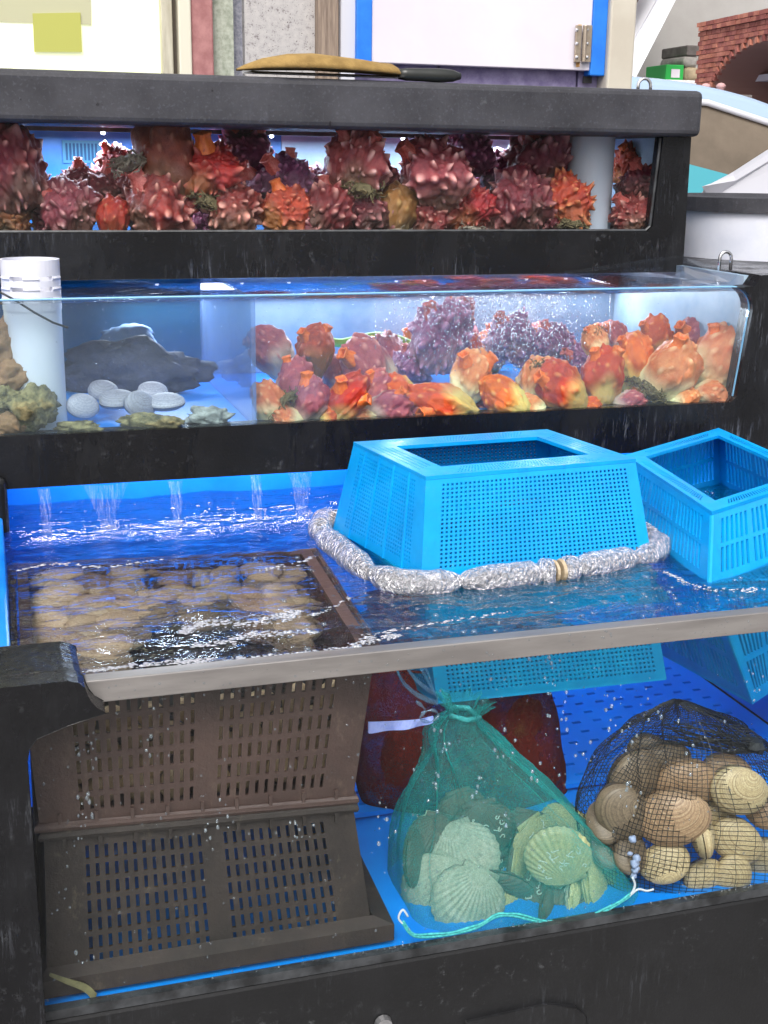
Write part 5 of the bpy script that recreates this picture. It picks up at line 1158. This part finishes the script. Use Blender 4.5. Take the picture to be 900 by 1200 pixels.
SCL = [ # px, py, radius px, y, roll, yaw, pitch, upper, lower, label, worms
 (548, 1056, 46, .062, -28, 8, -12, 'scallop_pale', 'scallop_brown', "pale ribbed scallop lowest at the front left of the teal bag", 0),
 (513, 1042, 44, .095, -30, -10, -10, 'scallop_pale', 'scallop_brown', "pale scallop half hidden behind the lowest front one", 0),
 (541, 1005, 46, .12, 20, 0, -25, 'scallop_pale', 'scallop_brown', "pale ribbed scallop on top of the left stack in the teal bag", 0),
 (654, 1003, 40, .065, 205, 12, -8, 'scallop_olive', 'scallop_pale', "yellow green scallop with wavy edge at the right front of the teal bag", 1),
 (642, 1050, 46, .075, 185, 0, 52, 'scallop_brown', 'scallop_olive', "brown scallop covered with white worm tubes at bottom right", 1),
 (588, 1042, 40, .085, 60, -48, 10, 'scallop_brown', 'scallop_brown', "dark brown scallop standing on edge in the centre of the bag", 0),
 (565, 972, 40, .16, 10, 8, 15, 'scallop_brown', 'scallop_brown', "dark round scallop at the back top of the teal bag", 1),
 (610, 975, 34, .17, -15, 14, 20, 'scallop_brown', 'scallop_brown', "second dark scallop at the back right of the dark round one", 0),
 (487, 1005, 38, .13, 4, 72, 0, 'scallop_brown', 'scallop_brown', "dark scallop standing on edge at the left side of the teal bag", 0),
 (700, 1040, 44, .075, 100, 8, 62, 'scallop_olive', 'scallop_olive', "yellowish scallop lying flat at the right corner of the teal bag", 0),
 (610, 1018, 46, .12, 80, 10, 66, 'scallop_olive', 'scallop_brown', "olive scallop lying nearly flat in the middle of the teal bag", 0),
 (694, 985, 36, .13, -20, -68, 0, 'scallop_olive', 'scallop_pale', "green edged scallop standing upright at the right side of the teal bag", 0),
 (655, 1030, 40, .13, 90, 0, 70, 'scallop_brown', 'scallop_brown', "brown scallop lying flat under the yellow green one", 0),
 (676, 1062, 38, .06, 95, 0, 66, 'scallop_olive', 'scallop_pale', "olive scallop lying flat at the front hem right of centre", 0),
 (575, 1072, 34, .075, 70, 0, 60, 'scallop_brown', 'scallop_olive', "brown scallop lying flat beside the lowest pale one", 1),
 (628, 985, 34, .115, 30, 24, 20, 'scallop_olive', 'scallop_brown', "olive scallop leaning behind the yellow green one", 1),
 (506, 985, 36, .15, -20, 30, -8, 'scallop_brown', 'scallop_pale', "dim scallop leaning at the back left of the teal bag", 0),
 (540, 948, 30, .18, 15, 10, 25, 'scallop_brown', 'scallop_brown', "dim dark scallop highest at the back of the teal bag", 0),
 (660, 968, 30, .17, -30, -20, 20, 'scallop_olive', 'scallop_brown', "dim olive scallop at the back right of the teal bag", 0),
 (606, 1066, 36, .075, 120, 10, 48, 'scallop_olive', 'scallop_brown', "olive scallop tilted back at the front centre of the teal bag", 0),
 (575, 1022, 36, .145, 60, 20, 35, 'scallop_brown', 'scallop_pale', "brown scallop wedged between the two pale ribbed ones and the centre", 1),
 (690, 1022, 38, .10, -60, -20, 40, 'scallop_olive', 'scallop_pale', "olive scallop leaning right behind the flat yellowish corner one", 0),
 (640, 1072, 30, .05, 88, 0, 70, 'scallop_brown', 'scallop_brown', "thin dark scallop lying along the front hem", 0),
]
for a, b, r_, y, ro, ya, pi_, m1, m2, lb, wo in SCL:
    y += .0 if y < .06 else (.008 if y < .08 else .022); p = P(a, b, y=y); shell('scallop', p, r_ * mpp(p), view_rot(ro, ya, pi_), (m1, m2), lb, GS, 'scallop', bool(wo))
# black bag of clams
GB = "clams in the black net bag"
CLM = [
 (865, 925, 36, .055, -20, 10, 0, 'clam', "large beige clam at the upper right front of the black net bag", 0),
 (787, 957, 43, .05, 8, -8, 0, 'clam_rosy', "largest rosy beige clam in the middle of the black bag", 0),
 (730, 950, 38, .075, -50, 12, 0, 'clam_grey', "grey rounded clam left of the largest rosy one", 0),
 (742, 915, 38, .11, 70, -10, 10, 'clam_grey', "dark brown clam at the upper left of the black bag", 0),
 (803, 918, 38, .09, 4, 0, 15, 'clam_rosy', "rosy clam above the largest one in the black bag", 0),
 (822, 980, 32, .045, 10, 82, 0, 'clam', "pale clam seen edge on with its two shells side by side", 0),
 (862, 983, 32, .055, -35, -5, 0, 'clam', "yellow beige clam right of the edge on one", 0),
 (780, 1011, 30, .042, 200, 6, 0, 'clam', "round yellowish clam at the bottom front of the black bag", 0),
 (737, 1000, 26, .06, 80, 30, 0, 'clam_grey', "grey clam with white foam at the lower left of the black bag", 0),
 (858, 1027, 28, .04, 88, -12, 0, 'clam', "pale upright clam at the bottom right of the black bag", 0),
 (823, 1027, 25, .05, 30, 12, 0, 'clam', "small brownish clam between the two bottom front ones", 0),
 (708, 965, 27, .09, 100, 40, 0, 'clam_grey', "dark clam at the left side of the black bag", 0),
 (712, 995, 26, .085, 80, 44, 0, 'clam_grey', "dark clam low at the left edge of the black bag", 0),
 (775, 895, 34, .14, 20, 0, 20, 'clam_grey', "shaded brown clam at the back top of the pile", 0),
 (850, 905, 30, .12, -10, 0, 0, 'clam_rosy', "rosy clam behind the large beige one at upper right", 0),
 (892, 945, 26, .075, -60, -20, 0, 'clam_rosy', "pinkish clam cut by the right edge of the photo, upper one", 0),
 (893, 1005, 28, .06, 40, -20, 0, 'clam', "beige clam cut by the right edge of the photo, lower one", 0),
 (760, 880, 26, .17, -20, 0, 20, 'clam_grey', "dim clam furthest back at the top left of the black bag", 0),
 (838, 955, 26, .09, 40, 0, 0, 'clam', "brown clam wedged between the large beige and edge on ones", 0),
]
for a, b, r_, y, ro, ya, pi_, m1, lb, _ in CLM:
    p = P(a, b, y=y); shell('clam', p, r_ * mpp(p) * 1.03, view_rot(ro, ya, pi_), (m1, m1), lb, GB, 'clam')
t = thing('net_bag', "black open mesh net bag of clams gathered at its right side", 'net bag', (.95, .12, .487))
rows = [((708, 1046), (900, 1046), .05, 0, -.02), ((694, 1020), (926, 1030), .085, 0, 0), ((686, 985), (938, 1000), .105, .0, 0), ((690, 950), (936, 960), .11, .01, 0), ((706, 915), (926, 925), .10, .02, 0),
        ((724, 885), (912, 895), .085, .03, 0), ((744, 860), (898, 876), .06, .05, 0), ((762, 842), (880, 858), .035, .08, 0), ((780, 828), (845, 838), .018, .1, 0), ((790, 821), (800, 822), .006, .1, 0)]
RG = rings_from(rows, .125, 7); nn = 108
m_, vs = loft(RG, nn, .004, 11, 9, .62)
net = MB(); nrw = len(RG)
for i in range(nrw):                                              # threads round the bag
    net.tube([vs[i * nn + j] for j in range(nn)], .00055, 3, closed=True)
for j in range(nn): net.tube([vs[i * nn + (j + (i // 6) % 2 * 0) % nn] for i in range(nrw)], .00055, 3, cap=False)
o = net.build('net_threads', MT['black_thread'], t); o['kind'] = 'stuff'
gat = MB(); rg = random.Random(8)
for k in range(34):
    a = P(rg.uniform(770, 850), rg.uniform(846, 872), y=.11 + rg.uniform(-.03, .05)); b = P(rg.uniform(872, 893), rg.uniform(866, 884), y=.09)
    mid = a.lerp(b, .55) + Vector((0, rg.uniform(-.012, .012), rg.uniform(-.012, .006)))
    gat.tube(catmull([a, mid, b], 4), .0011, 4)
gat.build('gathered_folds', MT['black_thread'], t)
p = P(884, 874, y=.09)
kn = MB().lathe([(0, -.012), (.012, -.009), (.016, 0), (.012, .01), (0, .013)], 12)
kn.v = [tuple(Vector(v) * (1 + .35 * mnoise.noise(Vector(v) * 90)) + p) for v in kn.v]
kn.build('knot', MT['black_thread'], t)
fo = MB()
for a, b, r_ in ((741, 983, 4.5), (746, 1006, 5), (744, 1012, 5.5), (745, 1019, 5), (743, 1026, 4), (738, 1001, 3)):
    p = P(a, b, y=.030); s = r_ * mpp(p); b_ = bmesh.new(); bmesh.ops.create_icosphere(b_, subdivisions=2, radius=s)
    fo.add([tuple(v.co * (1 + .6 * mnoise.noise(v.co * 220 + p * 50)) + p) for v in b_.verts], [[v.index for v in f.verts] for f in b_.faces]); b_.free()
tag(fo.build('foam_blob', simple("foam_and_glint_white", srgb(150, 162, 190), .5), smooth=True), "white foam scrap stuck to the grey clam at the black bag", 'foam')
# maroon bag at the back
t = thing('net_bag', "dark maroon net bag standing behind the teal bag under the basket", 'net bag', (.68, .42, .487))
rows = [((424, 938), (640, 940), .05, 0, 0), ((420, 920), (664, 946), .07, .0, 0), ((420, 880), (656, 890), .08, .01, 0), ((424, 830), (648, 840), .075, .02, 0), ((430, 790), (640, 800), .06, .03, 0), ((440, 760), (630, 770), .03, .06, 0)]
m_, _ = loft(rings_from(rows, .40, 3), 72, .006, 21)
m_.build('net_cloth', MT['red_net'], t, smooth=True)
MB().tube([P(a, b, y=.30) for a, b in ((430, 789), (470, 786), (520, 790))], .002, 6).build('hem', MT['red_net'], t)
for a, b, r_, mt, lb in ((612, 845, 26, 'sq_orange', "orange sea squirt uppermost in the maroon bag right of the teal neck"), (604, 888, 32, 'sq_orange', "orange sea squirt in the middle of the maroon bag"), (560, 860, 26, 'sq_maroon', "dark red sea squirt in the maroon bag behind the teal neck"),
                     (470, 885, 32, 'sq_maroon', "dark sea squirt dimly seen at the left of the maroon bag"), (634, 918, 22, 'sq_red', "red sea squirt at the lower right of the maroon bag")):
    squirt(a, b, r_, .39, 20, mt, 'k', lb, "sea squirts in the maroon bag", 0)

# loose plastic pieces
rb = MB()
pts = catmull([P(*a, y=.10) for a in ((508, 843), (490, 848), (462, 851), (432, 853))], 5); vs = []
for i, p in enumerate(pts):
    hw = .004 + .004 * i / len(pts); vs += [p + Vector((0, .002 * math.sin(i), hw)), p + Vector((0, -.002 * math.sin(i), -hw)), p + Vector((0, .003, -hw)), p + Vector((0, .003, hw))]
rb.add(vs, [(i * 4 + j, i * 4 + 4 + j, i * 4 + 4 + (j + 1) % 4, i * 4 + (j + 1) % 4) for i in range(len(pts) - 1) for j in range(4)])
t = thing('ribbon', "lilac plastic ribbon sticking out left from the neck of the teal bag", 'ribbon', P(508, 843, y=.10))
rb.build('strip', MT['ribbon'], t)
kp = [P(*a, y=.098) for a in ((488, 822), (498, 832), (492, 842), (504, 846), (514, 838), (506, 832), (494, 836))]
MB().tube(catmull(kp, 5), [.0018 + .0010 * math.sin(i * 1.1) for i in range(len(catmull(kp, 5)))], 8).build('knot', MT['film'], t, smooth=True)
fl = MB()
for k, lp in enumerate((((462, 782), (470, 800), (488, 816), (512, 824), (500, 800), (490, 782)), ((474, 782), (486, 798), (506, 812), (500, 790), (492, 780)))):
    pts = catmull([P(*a, y=.13 + .02 * k) for a in lp], 5); vs = []
    for i, p in enumerate(pts): vs += [p + Vector((0, -.006, 0)), p + Vector((.004, .006, .002))]
    n_ = len(pts); fl.add(vs + [v + Vector((0, 0, .0012)) for v in vs], [(2 * i, 2 * i + 1, 2 * i + 3, 2 * i + 2) for i in range(n_ - 1)] + [(2 * n_ + 2 * i + 2, 2 * n_ + 2 * i + 3, 2 * n_ + 2 * i + 1, 2 * n_ + 2 * i) for i in range(n_ - 1)])
tag(fl.build('film_loop', MT['film']), "clear plastic band looped at the left corner of the turquoise basket", 'plastic')
tp = MB(); pts = catmull([P(*a, y=.0145) for a in ((58, 1142), (78, 1150), (100, 1158), (112, 1170))], 4); vs = []
for i, p in enumerate(pts):
    hw = .002 + .005 * i / len(pts); vs += [p + Vector((hw * .3, 0, hw)), p + Vector((-hw * .3, 0, -hw)), p + Vector((-hw * .3, .0012, -hw)), p + Vector((hw * .3, .0012, hw))]
tp.add(vs, [(i * 4 + j, i * 4 + 4 + j, i * 4 + 4 + (j + 1) % 4, i * 4 + (j + 1) % 4) for i in range(len(pts) - 1) for j in range(4)])
tag(tp.build('tape_scrap', MT['tape']), "torn yellowed tape scrap at the lower left corner of the brown crate", 'tape')

# ------------------------------------------------------------------ left end of the middle tank
def rough(name, label, cat, px, py, rx, rz, y, mat, roll=0, amp=.3, grp=None, depth=1.):
    p = P(px, py, y=y); s = mpp(p); b_ = bmesh.new(); bmesh.ops.create_icosphere(b_, subdivisions=4, radius=1)
    M3 = Matrix((cR, -cB, cU)).transposed() @ Matrix.Rotation(R(-roll), 3, 'Y'); m_ = MB(); vs = []
    sd_ = Vector((px * .37, py * .11, 0))
    for v in b_.verts:
        c = v.co; q = 1 + amp * mnoise.fractal(c * 1.8 + sd_, .7, 2.1, 5) + amp * .35 * mnoise.noise(c * 7 + sd_)
        vs.append(M3 @ Vector((c.x * rx * s * q, c.y * min(rx, rz) * s * q * depth, c.z * rz * s * q)) + p)
    m_.add(vs, [[v.index for v in f.verts] for f in b_.faces]); b_.free()
    return tag(m_.build(name, MT[mat], smooth=True), label, cat, grp)
GO = "crusted shells at the left of the middle tank"
rough('oyster', "tan crusted shell highest of the pile at the left edge", 'oyster', 4, 402, 22, 32, .80, 'crust_tan', -20, .3, GO)
rough('oyster', "brown crusted shell in the middle of the left edge pile", 'oyster', 14, 440, 26, 20, .78, 'crust_tan', 25, .3, GO)
rough('oyster', "grey green crusted shell at the left edge under the brown one", 'oyster', 6, 468, 22, 20, .77, 'crust', 0, .3, GO)
rough('oyster', "mossy crusted shell leaning on the white slotted pipe", 'oyster', 38, 478, 30, 24, .745, 'crust', 38, .35, GO)
rough('oyster', "tan shell at the bottom left corner of the middle tank", 'oyster', 8, 498, 24, 14, .74, 'crust_tan', 0, .25, GO)
rough('oyster', "low crusted shell right of the white slotted pipe", 'oyster', 92, 501, 26, 8, .735, 'crust', 0, .35, GO)
rough('oyster', "long crusted oyster lying at the glass in front of white clams", 'oyster', 176, 495, 37, 11, .735, 'crust', -4, .3, GO)
rough('oyster', "pale ruffled oyster beside the divider", 'oyster', 244, 489, 25, 14, .745, 'crust', 0, .4, GO).material_slots[0].material = simple("pale_crust", srgb(120, 122, 118), .8, srgb(190, 192, 190), 40, bump=.8, bscale=70, bdist=.006)
GW = "white clams in the middle tank"
for a, b, r_, y, ro, lb in ((96, 476, 20, .80, 20, "white clam nearest the white slotted pipe"), (137, 469, 22, .82, -15, "white clam second from the slotted pipe"), (163, 474, 21, .79, 30, "white clam third from the slotted pipe, lying lower"),
                            (194, 472, 22, .80, -20, "white clam furthest right in the white row"), (120, 458, 18, .87, 10, "greyish clam behind the white row at left"), (178, 459, 18, .88, 0, "greyish clam behind the white row at right")):
    p = P(a, b, y=y); shell('clam', p, r_ * mpp(p), Matrix.Rotation(R(ro), 3, 'Z') @ Matrix.Rotation(R(-58 + ro), 3, 'X') @ Matrix.Rotation(R(ro * .5), 3, 'Y'), ('clam_white', 'clam_white'), lb, GW, 'clam')
rough('shellfish_bag', "dark indigo lumpy bag of shellfish at the back of the left compartment", 'bag', 152, 436, 84, 36, 1.1, 'dark_bag', 0, .34, None, .5)
rough('pale_stone', "pale blue mound behind the indigo bag", 'stone', 150, 402, 34, 22, 1.20, 'divider', 0, .2, None, .4).material_slots[0].material = simple("pale_mound", srgb(120, 150, 190), .6)
lp = catmull([P(*a, y=1.12) for a in ((380, 398), (400, 402), (425, 396), (450, 394), (474, 400), (486, 408))], 6)
tag(MB().tube(lp, .009, 10).build('lime_hose', MT['lime'], smooth=True), "lime green hose lying across the back of the middle tank", 'hose')

# ------------------------------------------------------------------ bubbles, drops and falling water
ico = None
def specks(name, label, mat, gen, count, seed, sub=1):
    b_ = bmesh.new(); bmesh.ops.create_icosphere(b_, subdivisions=sub, radius=1); base = np.array([v.co[:] for v in b_.verts]); fc = np.array([[v.index for v in f.verts] for f in b_.faces]); b_.free()
    rg = np.random.RandomState(seed); V = []; F = []
    for k in range(count):
        p, s = gen(rg); V.append(base * np.array(s) + np.array(p)); F.append(fc + k * len(base))
    V = np.concatenate(V); F = np.concatenate(F)
    me = bpy.data.meshes.new(name); me.from_pydata(V.tolist(), [], F.tolist()); me.materials.append(mat); me.polygons.foreach_set('use_smooth', [True] * len(me.polygons)); me.update()
    o = bpy.data.objects.new(name, me); COL.objects.link(o); o['kind'] = 'stuff'; o['label'] = label; o['category'] = 'bubbles'; return o
def g1(rg):
    px = np.clip(rg.normal(590, 62), 440, 715); py = 345 + 95 * rg.beta(1.1, 1.7); y = rg.uniform(.76, .98); p = P(px, py, y=y); s = rg.uniform(.0006, .0017)
    return p, (s * rg.uniform(.8, 1.3), s, s * rg.uniform(.9, 2.2))
specks('bubbles', "fine white air bubbles rising at the centre of the middle tank", MT['bubble'], g1, 2600, 1)
def g2(rg):
    x = rg.uniform(.02, 1.34); p = (x, rg.uniform(.735, 1.2), rg.uniform(bl + .02, 1.268)); s = rg.uniform(.0005, .0011); return p, (s, s, s)
specks('bubbles', "tiny bubbles drifting through the middle tank", MT['bubble'], g2, 700, 2)
spots = [(630, 905), (640, 770), (580, 775), (520, 880), (560, 925), (505, 915), (600, 965), (590, 880), (690, 880), (770, 830), (745, 870), (660, 840), (180, 870), (105, 880), (100, 955), (95, 1000), (100, 1130), (645, 800), (720, 830), (835, 870), (450, 960), (740, 930), (880, 800), (250, 960), (350, 975), (810, 900)]
def g3(rg):
    a, b = spots[rg.randint(len(spots))]; p = P(a + rg.normal(0, 9), b + rg.normal(0, 13), y=rg.uniform(.012, .05)); s = rg.uniform(.0007, .0026)
    return p, (s, s, s * rg.uniform(1, 1.7))
specks('bubbles', "clusters of bubbles rising just behind the lower glass", MT['bubble'], g3, 240, 3, 2)
def g4(rg):
    p = P(rg.uniform(40, 900), rg.uniform(770, 1190), y=0.0); s = rg.uniform(.0006, .0017)
    z = max(p.z, .495) if p.z < .49 else p.z
    return (p.x, .0003, min(z, .885)), (s, s * .5, s * rg.uniform(1, 1.5))
specks('water_drops', "small water drops clinging to the outside of the lower glass", MT['drop'], g4, 420, 4, 2)['category'] = 'drops'
def g5(rg):
    x = rg.uniform(.1, 1.1); s = rg.uniform(.0007, .0018); return (x, -.0092, rg.uniform(.896, .919)), (s, s * .6, s)
specks('water_drops', "water drops hanging on the metal rim", MT['drop'], g5, 90, 5, 2)['category'] = 'drops'
def g6(rg):
    x = rg.uniform(.02, 1.34); y = rg.uniform(.02, .82) ; s = rg.uniform(.0012, .0045)
    if .5 < x < 1.0 and .24 < y < .6: y = rg.uniform(.02, .22)
    return (x, y, WZ + .001), (s, s, s * .6)
specks('bubbles', "air bubbles floating on the lower water surface", MT['drop'], g6, 260, 6, 2)
nj = N("falling_water_film")
sn = nj.noise(26, 4, .7, nj.coord((14, 14, .5), world=True))
jd = nj.n("BsdfDiffuse"); jd.inputs[0].default_value = (.8, .82, .95, 1); jt = nj.n("BsdfTransparent"); jm = nj.n("MixShader")
nj.put(jm.inputs[0], nj.ramp(sn, [(.45, 0.), (.75, .30)])); nj.t.links.new(jt.outputs[0], jm.inputs[1]); nj.t.links.new(jd.outputs[0], jm.inputs[2])
jg = nj.n("BsdfGlossy"); jg.inputs["Roughness"].default_value = .1; jm2 = nj.n("MixShader"); jm2.inputs[0].default_value = .05
nj.t.links.new(jm.outputs[0], jm2.inputs[1]); nj.t.links.new(jg.outputs[0], jm2.inputs[2]); nj.t.links.new(jm2.outputs[0], nj.out.inputs[0])
jets = MB(); rg = random.Random(4)
for (a, wtop, wbot, k, bt_) in ((124, 28, 9, 30, 0), (52, 8, 5, 9, .01), (352, 15, 7, 18, 0), (205, 9, 5, 5, .01), (300, 7, 5, 5, .0)):
    c0 = P(a, 580, y=.69); m0 = mpp(c0); n_ = 18; rows_ = 9; vs = []
    for r_ in range(rows_):
        e = r_ / (rows_ - 1); hw = (wtop * (1 - e) ** 1.7 + wbot * (1 - (1 - e) ** 1.7)) * m0
        for q in range(n_):
            u = 2 * q / (n_ - 1) - 1
            vs.append((c0.x + hw * u + .0008 * math.sin(q * 2.1 + r_), .691 - bt_ - .02 * e - hw * .35 * (1 - u * u) + .0006 * math.sin(q * 3.3), .979 - (.979 - WZ) * e))
    jets.add(vs, [(r_ * n_ + q, r_ * n_ + q + 1, (r_ + 1) * n_ + q + 1, (r_ + 1) * n_ + q) for r_ in range(rows_ - 1) for q in range(n_ - 1)])
    for q in range(k * 2):
        an = rg.uniform(0, 6.28); rr = abs(rg.gauss(0, .02)); h_ = abs(rg.gauss(.004, .004)); x0, y0 = c0.x + rr * math.cos(an), .668 + rr * .6 * math.sin(an)
        jets.tube([(x0, y0, WZ), (x0 + .001, y0, WZ + h_ * .6), (x0 + .002 * math.cos(an), y0, WZ + h_)], [.0018, .0014, .0004], 5)
o = jets.build('falling_water', nj.m, smooth=True); o['kind'] = 'stuff'; o['label'] = "thin streams of water falling from the black ledge into the lower tank"; o['category'] = 'water'
FS = [([(213, 741), (240, 730), (290, 728), (330, 722), (352, 716)], 4.6, 420), ([(226, 757), (270, 750), (310, 742), (372, 740)], 3.2, 220), ([(104, 786), (170, 778), (230, 774), (300, 770), (420, 757)], 2.2, 380), ([(352, 776), (400, 764), (436, 748), (468, 744)], 3.4, 240),  # white foam-like streaks shaped to paint bright reflections on the water
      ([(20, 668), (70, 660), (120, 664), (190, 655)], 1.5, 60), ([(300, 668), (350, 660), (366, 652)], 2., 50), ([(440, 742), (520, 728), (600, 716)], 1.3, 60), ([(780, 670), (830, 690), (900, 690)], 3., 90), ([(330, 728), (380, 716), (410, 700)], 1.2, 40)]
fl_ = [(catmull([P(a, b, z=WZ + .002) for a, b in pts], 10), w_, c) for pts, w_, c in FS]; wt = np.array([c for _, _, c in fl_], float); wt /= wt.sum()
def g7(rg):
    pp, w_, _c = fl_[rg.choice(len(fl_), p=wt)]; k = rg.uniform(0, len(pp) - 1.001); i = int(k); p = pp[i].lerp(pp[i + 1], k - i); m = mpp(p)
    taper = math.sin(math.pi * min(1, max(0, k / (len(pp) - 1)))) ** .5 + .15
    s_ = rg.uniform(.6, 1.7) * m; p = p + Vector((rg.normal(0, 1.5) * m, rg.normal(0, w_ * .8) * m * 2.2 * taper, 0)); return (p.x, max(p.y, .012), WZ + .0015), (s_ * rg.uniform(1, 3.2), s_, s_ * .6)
specks('foam', "white foam and painted reflection streaks on the lower water surface", MT['foam_and_glint_white'], g7, 1700, 9, 1)['category'] = 'foam'
